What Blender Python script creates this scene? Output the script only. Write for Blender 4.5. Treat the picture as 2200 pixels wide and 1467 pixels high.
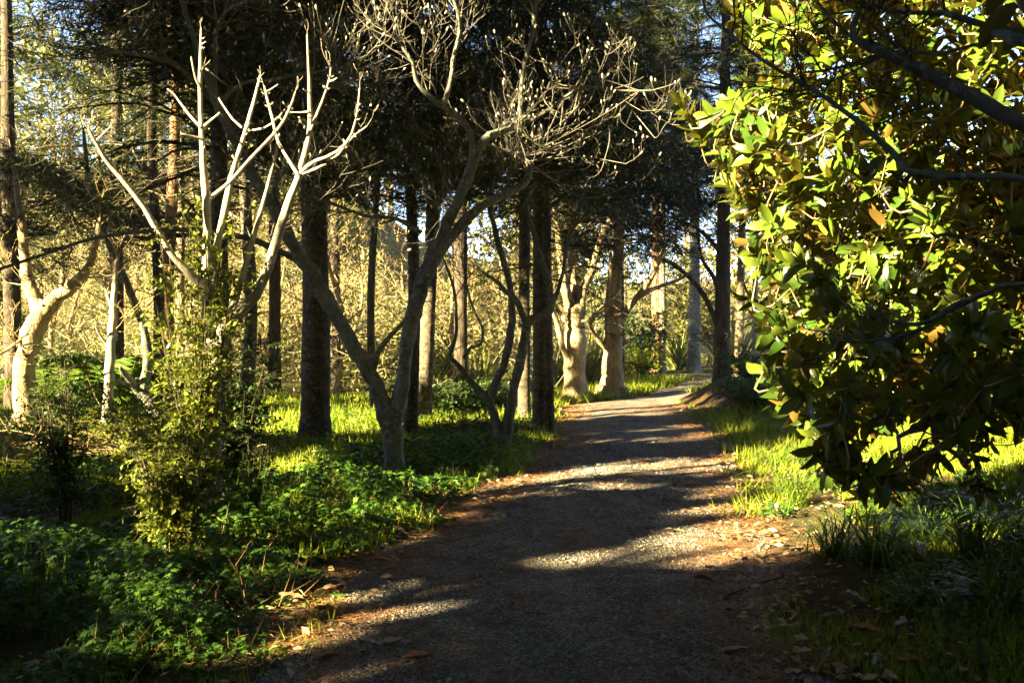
import bpy, math, random
import numpy as np
from mathutils import Vector
rng = np.random.default_rng(7)
random.seed(7)
R = math.radians
scene = bpy.context.scene
for o in list(bpy.data.objects):
    bpy.data.objects.remove(o)

# ------------------------------------------------------------------ camera
F_PX, CX, HY, CAM_H = 2139.0, 1100.0, 700.0, 1.6
cam_d = bpy.data.cameras.new('camera')
cam = bpy.data.objects.new('camera', cam_d)
scene.collection.objects.link(cam)
cam.location = (0, 0, CAM_H)
cam.rotation_euler = (R(90), 0, 0)
cam_d.sensor_width = 36.0
cam_d.lens = 36.0 * F_PX / 2200.0
cam_d.shift_y = -(733.5 - HY) / 2200.0
cam_d.clip_start = 0.05
cam_d.clip_end = 3000
scene.camera = cam

# ------------------------------------------------------------------ light
SUN_EL = R(23.0)
AZ = R(54.0)                       # light travels towards +x, +y ; angle from +y
HV = np.array([math.sin(AZ), math.cos(AZ), 0.0])
LD = np.array([HV[0] * math.cos(SUN_EL), HV[1] * math.cos(SUN_EL), -math.sin(SUN_EL)])
PV = np.array([math.cos(AZ), -math.sin(AZ), 0.0])
world = bpy.data.worlds.new('World')
scene.world = world
world.use_nodes = True
wn = world.node_tree
wn.nodes.clear()
w_out = wn.nodes.new('ShaderNodeOutputWorld')
w_bg = wn.nodes.new('ShaderNodeBackground')
w_sky = wn.nodes.new('ShaderNodeTexSky')
w_sky.sky_type = 'NISHITA'
w_sky.sun_disc = False
w_sky.sun_elevation = SUN_EL
w_sky.sun_rotation = math.atan2(-HV[0], -HV[1])
w_sky.air_density = 0.55
w_sky.dust_density = 0.4
w_bg.inputs['Strength'].default_value = 0.05
wn.links.new(w_sky.outputs[0], w_bg.inputs['Color'])
wn.links.new(w_bg.outputs[0], w_out.inputs['Surface'])
sun_d = bpy.data.lights.new('sun', 'SUN')
sun_d.energy = 5.0
sun_d.angle = R(0.5)
sun_d.color = (1.0, 0.79, 0.42)
sun = bpy.data.objects.new('sun', sun_d)
scene.collection.objects.link(sun)
sun.rotation_euler = Vector(LD.tolist()).to_track_quat('-Z', 'Y').to_euler()
sun.location = (-20, -12, 20)
scene.view_settings.view_transform = 'Standard'
scene.view_settings.look = 'None'
scene.view_settings.exposure = 3.9
scene.view_settings.gamma = 1.0
scene.view_settings.use_curve_mapping = False
scene.cycles.max_bounces = 6
scene.cycles.transparent_max_bounces = 4

# ------------------------------------------------------------------ helpers
COL = scene.collection


def W(x, y, d):
    """point at depth d metres seen at photo position x, y"""
    return np.array([(x - CX) / F_PX * d, d, CAM_H - (y - HY) / F_PX * d])


def GP(x, y):
    """point on the level ground"""
    d = CAM_H * F_PX / (y - HY)
    return np.array([(x - CX) / F_PX * d, d, 0.0])


def smooth(t):
    t = np.clip(t, 0, 1)
    return t * t * (3 - 2 * t)


def mesh_np(name, V, faces, tone=None, smooth_shade=True, mat=None):
    """faces: list of int arrays (n, k)"""
    V = np.asarray(V, dtype=np.float32)
    me = bpy.data.meshes.new(name)
    me.vertices.add(len(V))
    me.vertices.foreach_set('co', V.ravel())
    faces = [np.asarray(f, dtype=np.int32) for f in faces if len(f)]
    loops = np.concatenate([f.ravel() for f in faces])
    tot = np.concatenate([np.full(len(f), f.shape[1], dtype=np.int32) for f in faces])
    start = np.concatenate([[0], np.cumsum(tot)[:-1]]).astype(np.int32)
    me.loops.add(len(loops))
    me.loops.foreach_set('vertex_index', loops)
    me.polygons.add(len(tot))
    me.polygons.foreach_set('loop_start', start)
    me.polygons.foreach_set('loop_total', tot)
    me.polygons.foreach_set('use_smooth', np.full(len(tot), smooth_shade, dtype=bool))
    if tone is not None:
        at = me.attributes.new('tone', 'FLOAT', 'POINT')
        at.data.foreach_set('value', np.asarray(tone, dtype=np.float32))
    me.update(calc_edges=True)
    if mat:
        me.materials.append(mat)
    return me


def link(name, me, parent=None, loc=None):
    o = bpy.data.objects.new(name, me)
    COL.objects.link(o)
    if parent is not None:
        o.parent = parent
    if loc is not None:
        o.location = [float(c) for c in loc]
    return o


def tag(o, label=None, cat=None, group=None, kind=None):
    if label: o['label'] = label
    if cat: o['category'] = cat
    if group: o['group'] = group
    if kind: o['kind'] = kind
    return o


def root(name, loc, label, cat, group=None):
    o = bpy.data.objects.new(name, None)
    COL.objects.link(o)
    o.location = [float(c) for c in loc]
    o.empty_display_size = 0.2
    return tag(o, label, cat, group)


class Acc:
    """collects vertices and faces into one mesh"""
    def __init__(s):
        s.V, s.F3, s.F4, s.T, s.n = [], [], [], [], 0

    def add(s, V, F, tone=0.5):
        V = np.asarray(V)
        F = np.asarray(F)
        (s.F3 if F.shape[1] == 3 else s.F4).append(F + s.n)
        s.V.append(V)
        s.T.append(np.broadcast_to(np.asarray(tone, dtype=np.float32), (len(V),)))
        s.n += len(V)

    def build(s, name, mat, base=(0, 0, 0), smooth_shade=True):
        if not s.n: return None
        fs = []
        if s.F3: fs.append(np.concatenate(s.F3))
        if s.F4: fs.append(np.concatenate(s.F4))
        return mesh_np(name, np.concatenate(s.V) - np.asarray(base), fs, np.concatenate(s.T), smooth_shade, mat)


def resample(P, rad, n):
    """Catmull-Rom through P with radii"""
    P = np.asarray(P, float); rad = np.asarray(rad, float)
    if len(P) == 2:
        t = np.linspace(0, 1, n)[:, None]
        return P[0] * (1 - t) + P[1] * t, rad[0] * (1 - t[:, 0]) + rad[1] * t[:, 0]
    A = np.vstack([2 * P[0] - P[1], P, 2 * P[-1] - P[-2]])
    t = np.linspace(0, len(P) - 1 - 1e-6, n)
    i = t.astype(int); f = (t - i)[:, None]
    p0, p1, p2, p3 = A[i], A[i + 1], A[i + 2], A[i + 3]
    Q = 0.5 * (2 * p1 + (p2 - p0) * f + (2 * p0 - 5 * p1 + 4 * p2 - p3) * f ** 2 + (3 * p1 - p0 - 3 * p2 + p3) * f ** 3)
    rr = rad[i] * (1 - f[:, 0]) + rad[np.minimum(i + 1, len(rad) - 1)] * f[:, 0]
    return Q, rr


def tube(P, rad, sides=6, bump=0.0, flute=0.0, seed=0):
    P = np.asarray(P, float); rad = np.asarray(rad, float)
    n = len(P)
    T = np.gradient(P, axis=0)
    T /= np.linalg.norm(T, axis=1)[:, None] + 1e-9
    ref = np.array([1.0, 0, 0]) if abs(T[0][0]) < 0.8 else np.array([0, 1.0, 0])
    U = np.empty_like(P)
    u = ref - T[0] * ref.dot(T[0]); u /= np.linalg.norm(u)
    for k in range(n):
        u = u - T[k] * u.dot(T[k]); u /= np.linalg.norm(u) + 1e-9
        U[k] = u
    B = np.cross(T, U)
    a = np.linspace(0, 2 * np.pi, sides, endpoint=False)
    rr = np.repeat(rad[:, None], sides, 1)
    if bump or flute:
        g = np.random.default_rng(seed + n)
        if bump:
            rr = rr * (1 + bump * (g.random((n, sides)) - 0.5) * 2)
            rr = rr * (1 + bump * 0.8 * np.sin(np.cumsum(g.random(n) * 1.4))[:, None])
        if flute:
            ph = g.random() * 6
            rr = rr * (1 + flute * np.cos(3 * a + ph)[None, :] * np.linspace(1.5, 0.5, n)[:, None])
    V = P[:, None, :] + rr[..., None] * (np.cos(a)[None, :, None] * U[:, None, :] + np.sin(a)[None, :, None] * B[:, None, :])
    V = V.reshape(-1, 3)
    i = np.arange(n - 1)[:, None] * sides
    j = np.arange(sides)[None, :]; j2 = (j + 1) % sides
    F = np.stack([i + j, i + j2, i + sides + j2, i + sides + j], -1).reshape(-1, 4)
    V = np.vstack([V, P[-1] + T[-1] * rad[-1]])
    tip = len(V) - 1
    base = (n - 1) * sides
    C = np.stack([base + j[0], base + j2[0], np.full(sides, tip)], -1)
    return V, F, C


def add_tube(acc, P, rad, sides=6, tone=0.5, **k):
    V, F, C = tube(P, rad, sides, **k)
    n0 = acc.n
    acc.add(V, F, tone)
    acc.F3.append(C + n0)


def unit(v):
    v = np.asarray(v, float)
    return v / (np.linalg.norm(v, axis=-1, keepdims=True) + 1e-9)


def frames(axis, normal):
    """matrices whose columns are side, axis, normal for arrays of directions"""
    Y = unit(axis)
    Z = normal - Y * np.sum(Y * normal, -1, keepdims=True)
    Z = unit(Z)
    X = np.cross(Y, Z)
    return np.stack([X, Y, Z], -1)


def scatter(acc, T, pos, M, scale, tone):
    """T = (V, F) template, axis +y, normal +z"""
    V0, F0 = T
    n, k = len(pos), len(V0)
    if n == 0: return
    sc = np.asarray(scale, float)
    if sc.ndim == 1: sc = np.repeat(sc[:, None], 3, 1)
    V = np.einsum('nij,nkj->nki', M, V0[None] * sc[:, None, :]) + pos[:, None, :]
    F = F0[None] + (np.arange(n) * k)[:, None, None]
    acc.add(V.reshape(-1, 3), F.reshape(-1, F0.shape[1]), np.repeat(np.asarray(tone, float), k))


def rand_unit(n, g=rng):
    return unit(g.normal(size=(n, 3)))


# leaf templates: axis +y from 0 to 1, width along x
LEAF_DIAMOND = (np.array([[0, 0, 0], [0.26, 0.5, 0.06], [0, 1, -0.05], [-0.26, 0.5, 0.06]]), np.array([[0, 1, 2], [0, 2, 3]]))
NEEDLE = (np.array([[-0.5, 0, 0], [0.5, 0, 0], [0, 1, 0]]), np.array([[0, 1, 2]]))
LOBED = (np.array([[0, 0, 0], [0.15, 0.14, .02], [0.52, 0.30, -.03], [0.17, 0.36, .04], [0.42, 0.72, -.03], [0.12, 0.60, .03], [0, 1.0, -.08],
                   [-0.12, 0.60, .03], [-0.42, 0.72, -.03], [-0.17, 0.36, .04], [-0.52, 0.30, -.03], [-0.15, 0.14, .02]]),
         np.array([[0, 1, 11], [1, 2, 3], [11, 9, 10], [1, 3, 9], [1, 9, 11], [3, 4, 5], [9, 7, 8], [3, 5, 7], [3, 7, 9], [5, 6, 7]]))


def big_leaf(length, width, bend=0.25, fold=0.18, curl=0.0, st=6, ragged=0.0, g=None):
    V, F = [], []
    for k in range(st + 1):
        t = k / st
        w = width * 0.5 * (max(0.0, math.sin(math.pi * min(1, t * 0.93 + 0.04))) ** 0.62 if t < 1 else 0.04)
        if g is not None: w *= 1 + ragged * (g.random() - 0.5)
        z = -bend * length * t * t
        for s in (-1, 0, 1):
            tw = curl * (t - 0.5) * s
            V.append([s * w, length * t, z + (abs(s) * fold * w * 2) + tw * w])
    for k in range(st):
        for s in range(2):
            a = k * 3 + s
            F.append([a, a + 1, a + 4, a + 3])
    return np.array(V), np.array(F)


# ------------------------------------------------------------------ materials
def nodes(name):
    m = bpy.data.materials.new(name)
    m.use_nodes = True
    nt = m.node_tree
    nt.nodes.clear()
    out = nt.nodes.new('ShaderNodeOutputMaterial')
    return m, nt, out


def ramp(nt, fac, stops):
    r = nt.nodes.new('ShaderNodeValToRGB')
    el = r.color_ramp.elements
    while len(el) < len(stops): el.new(0.5)
    for e, (p, c) in zip(el, stops):
        e.position = p; e.color = (*c, 1)
    nt.links.new(fac, r.inputs[0])
    return r.outputs[0]


def noise(nt, scale, detail=4, coord='Object', stretch=None, rough=0.6):
    tc = nt.nodes.new('ShaderNodeTexCoord')
    v = tc.outputs[coord]
    if stretch:
        mp = nt.nodes.new('ShaderNodeMapping')
        mp.inputs['Scale'].default_value = stretch
        nt.links.new(v, mp.inputs[0]); v = mp.outputs[0]
    n = nt.nodes.new('ShaderNodeTexNoise')
    n.inputs['Scale'].default_value = scale
    n.inputs['Detail'].default_value = detail
    n.inputs['Roughness'].default_value = rough
    nt.links.new(v, n.inputs['Vector'])
    return n.outputs[0]


def mixc(nt, fac, a, b, mode='MIX'):
    m = nt.nodes.new('ShaderNodeMix')
    m.data_type = 'RGBA'; m.blend_type = mode
    for sock, val in ((m.inputs['Factor'], fac), (m.inputs[6], a), (m.inputs[7], b)):
        if isinstance(val, (int, float)): sock.default_value = val
        elif isinstance(val, tuple): sock.default_value = (*val, 1)
        else: nt.links.new(val, sock)
    return m.outputs[2]


def leaf_mat(name, dark, light, trans=0.3, tcol=None, rough=0.55, spec=0.3, back=None):
    m, nt, out = nodes(name)
    at = nt.nodes.new('ShaderNodeAttribute'); at.attribute_name = 'tone'
    col = ramp(nt, at.outputs['Fac'], [(0.0, dark), (1.0, light)])
    col0 = col
    if back:
        ge = nt.nodes.new('ShaderNodeNewGeometry')
        col = mixc(nt, ge.outputs['Backfacing'], col, back)
    p = nt.nodes.new('ShaderNodeBsdfPrincipled')
    nt.links.new(col, p.inputs['Base Color'])
    p.inputs['Roughness'].default_value = rough
    p.inputs['Specular IOR Level'].default_value = spec
    if trans > 0:
        t = nt.nodes.new('ShaderNodeBsdfTranslucent')
        if tcol: t.inputs['Color'].default_value = (*tcol, 1)
        else: nt.links.new(col0, t.inputs['Color'])
        mx = nt.nodes.new('ShaderNodeMixShader')
        mx.inputs[0].default_value = trans
        nt.links.new(p.outputs[0], mx.inputs[1]); nt.links.new(t.outputs[0], mx.inputs[2])
        nt.links.new(mx.outputs[0], out.inputs['Surface'])
    else:
        nt.links.new(p.outputs[0], out.inputs['Surface'])
    return m


def bark_mat(name, dark, light, scale=14, stretch=(1, 1, 0.25), bump=0.5, spots=None, rough=0.9):
    m, nt, out = nodes(name)
    n1 = noise(nt, scale, 6, stretch=stretch)
    n2 = noise(nt, 2.3, 3)
    col = ramp(nt, n1, [(0.32, dark), (0.68, light)])
    sh = ramp(nt, n2, [(0.3, (0.6, 0.6, 0.6)), (0.7, (1.15, 1.15, 1.15))])
    col = mixc(nt, 1.0, col, sh, 'MULTIPLY')
    if spots:
        n3 = noise(nt, 22, 3)
        f = ramp(nt, n3, [(0.56, (0, 0, 0)), (0.66, (1, 1, 1))])
        col = mixc(nt, f, col, spots)
    p = nt.nodes.new('ShaderNodeBsdfPrincipled')
    p.inputs['Roughness'].default_value = rough
    p.inputs['Specular IOR Level'].default_value = 0.2
    nt.links.new(col, p.inputs['Base Color'])
    b = nt.nodes.new('ShaderNodeBump')
    b.inputs['Strength'].default_value = bump
    b.inputs['Distance'].default_value = 0.03
    nt.links.new(n1, b.inputs['Height'])
    nt.links.new(b.outputs[0], p.inputs['Normal'])
    nt.links.new(p.outputs[0], out.inputs['Surface'])
    return m


M = {}
M['bark_grey'] = bark_mat('grey_lichen_bark', (0.085, 0.09, 0.072), (0.2, 0.205, 0.17), 18, (1, 1, 0.6), 0.35, (0.26, 0.28, 0.24))
M['bark_white'] = bark_mat('pale_smooth_bark', (0.28, 0.24, 0.17), (0.5, 0.45, 0.35), 16, (1, 1, 0.5), 0.35, (0.2, 0.2, 0.12))
M['bark_dark'] = bark_mat('dark_conifer_bark', (0.03, 0.024, 0.018), (0.11, 0.09, 0.065), 20, (1, 1, 0.18), 0.9)
M['bark_ring'] = bark_mat('ringed_grey_brown_bark', (0.04, 0.033, 0.024), (0.14, 0.115, 0.08), 10, (0.8, 0.8, 1.5), 0.9, (0.2, 0.175, 0.125))
M['bark_pale'] = bark_mat('pale_tan_bark', (0.22, 0.165, 0.09), (0.45, 0.36, 0.21), 16, (1, 1, 0.35), 0.9, (0.15, 0.13, 0.065))
M['bark_red'] = bark_mat('reddish_brown_bark', (0.12, 0.06, 0.03), (0.34, 0.2, 0.11), 13, (1, 1, 0.25), 0.8)
M['twig_grey'] = bark_mat('grey_twig_bark', (0.1, 0.095, 0.075), (0.22, 0.21, 0.165), 20, None, 0.1)
M['twig_tan'] = bark_mat('dry_tan_twig', (0.24, 0.17, 0.08), (0.5, 0.39, 0.2), 3, None, 0.0)
M['twig_dark'] = bark_mat('dark_twig_bark', (0.04, 0.033, 0.022), (0.12, 0.095, 0.06), 12, None, 0.1)
M['bud'] = leaf_mat('downy_bud', (0.33, 0.3, 0.2), (0.6, 0.55, 0.4), 0.0, rough=0.9, spec=0.1)
M['needles'] = leaf_mat('conifer_needles', (0.012, 0.025, 0.005), (0.055, 0.07, 0.012), 0.25)
M['needles_dark'] = leaf_mat('dark_conifer_needles', (0.008, 0.02, 0.006), (0.03, 0.05, 0.012), 0.15)
M['needles_olive'] = leaf_mat('olive_foliage', (0.06, 0.075, 0.012), (0.2, 0.19, 0.04), 0.35)
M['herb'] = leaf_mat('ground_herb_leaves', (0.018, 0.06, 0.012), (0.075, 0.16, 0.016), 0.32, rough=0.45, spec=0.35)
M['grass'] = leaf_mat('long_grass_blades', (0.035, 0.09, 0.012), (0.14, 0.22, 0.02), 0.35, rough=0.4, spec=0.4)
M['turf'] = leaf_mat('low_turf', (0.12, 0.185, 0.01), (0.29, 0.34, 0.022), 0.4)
M['shrub'] = leaf_mat('small_shrub_leaves', (0.06, 0.1, 0.011), (0.22, 0.25, 0.025), 0.35, rough=0.4, spec=0.4)
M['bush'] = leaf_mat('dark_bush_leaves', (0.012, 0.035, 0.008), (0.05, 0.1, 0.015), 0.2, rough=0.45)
M['magnolia'] = leaf_mat('glossy_evergreen_leaf', (0.022, 0.065, 0.01), (0.115, 0.16, 0.016), 0.18, (0.24, 0.23, 0.02), 0.24, 0.55, back=(0.16, 0.105, 0.026))
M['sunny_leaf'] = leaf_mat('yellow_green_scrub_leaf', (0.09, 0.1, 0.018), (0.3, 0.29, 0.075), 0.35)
M['palm'] = leaf_mat('palm_frond_green', (0.05, 0.11, 0.01), (0.15, 0.24, 0.02), 0.4)
M['flax'] = leaf_mat('strap_leaf_green', (0.07, 0.11, 0.02), (0.26, 0.27, 0.09), 0.25, rough=0.35, spec=0.5)
M['straw'] = leaf_mat('dry_straw', (0.2, 0.175, 0.085), (0.44, 0.4, 0.23), 0.2)
M['needle_fall'] = leaf_mat('fallen_needles', (0.14, 0.06, 0.025), (0.36, 0.19, 0.075), 0.0)
M['dry_tan'] = leaf_mat('dry_tan_leaf', (0.26, 0.18, 0.09), (0.42, 0.3, 0.17), 0.0, rough=0.7, back=(0.36, 0.27, 0.17))
M['dry_orange'] = leaf_mat('dry_rusty_leaf', (0.26, 0.1, 0.04), (0.4, 0.17, 0.07), 0.0, rough=0.6, back=(0.3, 0.16, 0.08))
M['dry_grey'] = leaf_mat('dry_grey_leaf', (0.28, 0.28, 0.26), (0.45, 0.45, 0.42), 0.0, rough=0.6, back=(0.4, 0.39, 0.35))
M['gravel'] = leaf_mat('gravel_stone', (0.07, 0.067, 0.06), (0.36, 0.34, 0.29), 0.0, rough=0.85, spec=0.25)


def ground_mat():
    m, nt, out = nodes('forest_soil')
    a = noise(nt, 0.9, 6); b = noise(nt, 9, 6); c = noise(nt, 70, 4)
    col = ramp(nt, b, [(0.3, (0.03, 0.024, 0.014)), (0.55, (0.075, 0.055, 0.028)), (0.8, (0.14, 0.1, 0.05))])
    g = ramp(nt, a, [(0.42, (0, 0, 0)), (0.6, (1, 1, 1))])
    at = nt.nodes.new('ShaderNodeAttribute'); at.attribute_name = 'tone'
    soil = ramp(nt, b, [(0.3, (0.05, 0.032, 0.018)), (0.6, (0.12, 0.075, 0.04)), (0.8, (0.19, 0.12, 0.06))])
    col = mixc(nt, g, col, (0.055, 0.075, 0.016))
    col = mixc(nt, at.outputs['Fac'], col, soil)
    p = nt.nodes.new('ShaderNodeBsdfPrincipled'); p.inputs['Roughness'].default_value = 0.95
    p.inputs['Specular IOR Level'].default_value = 0.1
    nt.links.new(col, p.inputs['Base Color'])
    bp = nt.nodes.new('ShaderNodeBump'); bp.inputs['Strength'].default_value = 0.9; bp.inputs['Distance'].default_value = 0.04
    nt.links.new(c, bp.inputs['Height']); nt.links.new(bp.outputs[0], p.inputs['Normal'])
    nt.links.new(p.outputs[0], out.inputs['Surface'])
    return m


def path_mat():
    m, nt, out = nodes('gravel_surface')
    tc = nt.nodes.new('ShaderNodeTexCoord')
    vo = nt.nodes.new('ShaderNodeTexVoronoi'); vo.inputs['Scale'].default_value = 75
    nt.links.new(tc.outputs['Object'], vo.inputs['Vector'])
    a = noise(nt, 1.3, 5); b = noise(nt, 6, 6)
    sep = nt.nodes.new('ShaderNodeSeparateColor'); nt.links.new(vo.outputs['Color'], sep.inputs[0])
    col = ramp(nt, sep.outputs[0], [(0.0, (0.07, 0.067, 0.06)), (0.6, (0.18, 0.17, 0.145)), (1.0, (0.38, 0.355, 0.3))])
    lit = ramp(nt, b, [(0.47, (0, 0, 0)), (0.66, (1, 1, 1))])
    col = mixc(nt, lit, col, (0.12, 0.075, 0.045))
    sh = ramp(nt, a, [(0.3, (0.65, 0.65, 0.65)), (0.7, (1.1, 1.1, 1.1))])
    col = mixc(nt, 1.0, col, sh, 'MULTIPLY')
    p = nt.nodes.new('ShaderNodeBsdfPrincipled'); p.inputs['Roughness'].default_value = 0.9
    p.inputs['Specular IOR Level'].default_value = 0.2
    nt.links.new(col, p.inputs['Base Color'])
    bp = nt.nodes.new('ShaderNodeBump'); bp.inputs['Strength'].default_value = 1.0; bp.inputs['Distance'].default_value = 0.025
    bp.invert = True
    nt.links.new(vo.outputs['Distance'], bp.inputs['Height']); nt.links.new(bp.outputs[0], p.inputs['Normal'])
    nt.links.new(p.outputs[0], out.inputs['Surface'])
    return m


M['ground'] = ground_mat()
M['path'] = path_mat()

# ------------------------------------------------------------------ terrain
PATH = np.array([(0.05, -6, 1.35), (0.05, 2, 1.32), (0.12, 4.5, 1.28), (0.4, 6.8, 1.3), (0.8, 8.6, 1.2), (1.33, 11.4, 1.2),
                 (1.75, 13.7, 1.2), (1.98, 17, 1.13), (2.15, 19.3, 1.25), (2.4, 20.3, 1.15), (3.05, 21.4, 0.8), (3.55, 22.8, 0.55), (4.3, 25, 0.5), (5.6, 28.5, 0.55), (9, 34, 0.7), (14, 40, 0.7)])


def path_x(y):
    return np.interp(y, PATH[:, 1], PATH[:, 0])


def path_w(y):
    return np.interp(y, PATH[:, 1], PATH[:, 2])


def wob(x, y):
    return (np.sin(x * 1.7 + 0.6 * y) * np.cos(y * 1.3 - 0.4 * x) + 0.5 * np.sin(3.1 * x + 1) * np.sin(2.7 * y + 2))


def H(x, y):
    x = np.asarray(x, float); y = np.asarray(y, float)
    off = np.abs(x - path_x(y)) - path_w(y)
    k = smooth((off - 0.25) / 0.9)
    z = k * (0.03 + 0.045 * wob(x, y))
    z = z + smooth((x - path_x(y) - path_w(y) - 0.3) / 2.5) * 0.16
    z = z + 0.55 * np.exp(-(((x - 4.4) / 0.65) ** 2 + ((y - 20.0) / 1.9) ** 2))
    z = z + 11 * smooth((y - 23) / 38) * smooth((-x - 0.5 + 0.02 * y) / 13)
    z = z + 5 * smooth((y - 32) / 40) * smooth((x - 9) / 18)
    z = z + 8 * smooth((np.hypot(x, y) - 90) / 200)
    return z


def ground_sheet():
    xs = np.concatenate([-np.geomspace(400, 16, 26), np.arange(-15.5, 15.6, 0.32), np.geomspace(16, 400, 26)])
    ys = np.concatenate([-np.geomspace(300, 12, 16), np.arange(-11, 32.1, 0.32), np.geomspace(33, 500, 40)])
    X, Y = np.meshgrid(xs, ys)
    Z = H(X, Y)
    V = np.stack([X, Y, Z], -1).reshape(-1, 3)
    bare = np.exp(-(((X - 4.3) / 0.9) ** 2 + ((Y - 20.2) / 2.2) ** 2) ** 2) * 1.2
    bare = np.maximum(bare, np.clip(1.1 - np.abs(np.abs(X - path_x(Y)) - path_w(Y)) / 0.55, 0, 1) * (Y < 40))
    bare = np.clip(bare, 0, 1).ravel()
    nx, ny = len(xs), len(ys)
    i = np.arange(ny - 1)[:, None] * nx + np.arange(nx - 1)[None]
    F = np.stack([i, i + 1, i + nx + 1, i + nx], -1).reshape(-1, 4)
    o = link('ground', mesh_np('ground', V, [F], bare, True, M['ground']))
    tag(o, 'dark leafy forest floor under the trees', None, None, 'structure')
    # path
    yy = np.arange(-5, 40, 0.2)
    c, w = path_x(yy), path_w(yy)
    el = w + 0.10 * np.sin(yy * 2.1) + 0.06 * np.sin(yy * 5.3 + 1)
    er = w + 0.10 * np.sin(yy * 1.7 + 2) + 0.06 * np.sin(yy * 6.1)
    k = 17
    t = np.linspace(-1, 1, k)
    X = c[:, None] + np.where(t[None] < 0, t[None] * el[:, None], t[None] * er[:, None])
    Y = np.repeat(yy[:, None], k, 1)
    Z = H(X, Y) + 0.006 + 0.03 * (1 - t[None] ** 2) + 0.006 * np.sin(X * 9 + Y * 2) * (1 - t[None] ** 2)
    V = np.stack([X, Y, Z], -1).reshape(-1, 3)
    i = np.arange(len(yy) - 1)[:, None] * k + np.arange(k - 1)[None]
    F = np.stack([i, i + 1, i + k + 1, i + k], -1).reshape(-1, 4)
    o = link('path', mesh_np('path', V, [F], None, True, M['path']))
    tag(o, 'gravel path winding away under the trees', None, None, 'structure')


ground_sheet()


def path_z(x, y):
    t = np.clip(np.abs(x - path_x(y)) / path_w(y), 0, 1)
    return H(x, y) + 0.006 + 0.03 * (1 - t * t)


def GW(x, y):
    """ground point under photo position, lifted to the terrain"""
    p = GP(x, y)
    p[2] = float(H(p[0], p[1]))
    return p

# ------------------------------------------------------------------ trees traced limb by limb
LIT = []          # (point, radius): places the sun reaches, kept clear by the shading crowns
SHARE = {}
LIT_B = []
UPV = np.cross(PV, LD)
UPV = UPV * (1 if UPV[2] > 0 else -1)
GA0, GB0, GRES, GNA, GNB = -45.0, -6.0, 0.04, 1500, 900
SUNMAP = np.full((GNA, GNB), -1e9, dtype=np.float32)


def sun_mark(P, r, keep=1.0):
    """keep the sun's way to the points P clear within r metres"""
    P = np.atleast_2d(P)
    r = r + 0.1
    k = int(math.ceil(r / GRES))
    o = np.arange(-k, k + 1)
    OA, OB = np.meshgrid(o, o, indexing='ij')
    m = (OA ** 2 + OB ** 2) * GRES * GRES <= r * r
    OA, OB = OA[m], OB[m]
    ia = ((P @ PV - GA0) / GRES).astype(int); ib = ((P @ UPV - GB0) / GRES).astype(int)
    t = (P @ LD).astype(np.float32)
    A = np.clip(ia[:, None] + OA[None], 0, GNA - 1); B = np.clip(ib[:, None] + OB[None], 0, GNB - 1)
    np.maximum.at(SUNMAP, (A.ravel(), B.ravel()), np.repeat(t, len(OA)))


def sun_shut(P, r):
    """leave the way to these points to whatever stands in it"""
    P = np.atleast_2d(P)
    k = int(math.ceil(r / GRES)); o = np.arange(-k, k + 1)
    OA, OB = np.meshgrid(o, o, indexing='ij')
    ia = ((P @ PV - GA0) / GRES).astype(int); ib = ((P @ UPV - GB0) / GRES).astype(int)
    A = np.clip(ia[:, None] + OA.ravel()[None], 0, GNA - 1); B = np.clip(ib[:, None] + OB.ravel()[None], 0, GNB - 1)
    SUNMAP[A.ravel(), B.ravel()] = -1e9


INNER = None


def inner_blocks(P):
    ia = np.clip(((P @ PV - GA0) / GRES).astype(int), 0, GNA - 1); ib = np.clip(((P @ UPV - GB0) / GRES).astype(int), 0, GNB - 1)
    return (P @ LD) + 0.9 < INNER[ia, ib]


def sun_blocks(P, margin=0.0):
    ia = np.clip(((P @ PV - GA0) / GRES).astype(int), 0, GNA - 1); ib = np.clip(((P @ UPV - GB0) / GRES).astype(int), 0, GNB - 1)
    return (P @ LD) + 0.9 < SUNMAP[ia, ib]


def limb_line(pts, d0, d1, seed=0, wobble=0.0):
    """pts: (x, y, width_px) seen in the photograph; the depth runs from d0 to d1 along the limb"""
    n = len(pts)
    P, rr = [], []
    for k, (x, y, wpx) in enumerate(pts):
        d = d0 + (d1 - d0) * (k / max(1, n - 1)) ** 1.2
        P.append(W(x, y, d)); rr.append(max(0.003, wpx * 0.5 * d / F_PX))
    g = np.random.default_rng(seed)
    P = np.array(P)
    if wobble: P[1:-1] += g.normal(scale=wobble, size=(n - 2, 3))
    return P, np.array(rr)


def twig_tree(acc, buds, p, d, length, r, level, g, curve=0.35, sides=3, spread=0.9, kids=4, droop=0.0):
    n = 6
    P = [p]
    step = length / (n - 1)
    dv = unit(d)
    for k in range(n - 1):
        dv = unit(dv + g.normal(scale=0.15, size=3) + np.array([0, 0, curve * 0.35 - droop]))
        P.append(P[-1] + dv * step)
    P = np.array(P)
    rad = np.linspace(r, max(0.0017, r * 0.4), n)
    add_tube(acc, P, rad, sides)
    if buds is not None and (level == 0 or g.random() < 0.35):
        buds.append((P[-1], dv))
    if level > 0:
        for q in range(kids):
            k = g.integers(1, n)
            side = unit(np.cross(dv, g.normal(size=3)))
            nd = unit(unit(P[k] - P[k - 1]) * (1 - spread * 0.4) + side * spread)
            twig_tree(acc, buds, P[k], nd, length * g.uniform(0.42, 0.68), r * 0.6, level - 1, g, curve, 3, spread, max(2, kids - 1), droop)


BUD_T = None


def bud_mesh():
    a = Acc()
    add_tube(a, [[0, 0, 0], [0, 0.25, 0.0], [0, 0.6, 0.03], [0, 0.9, 0.02], [0, 1.0, 0]], [0.09, 0.2, 0.24, 0.12, 0.03], 6)
    return a.build('bud', M['bud'])


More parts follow.
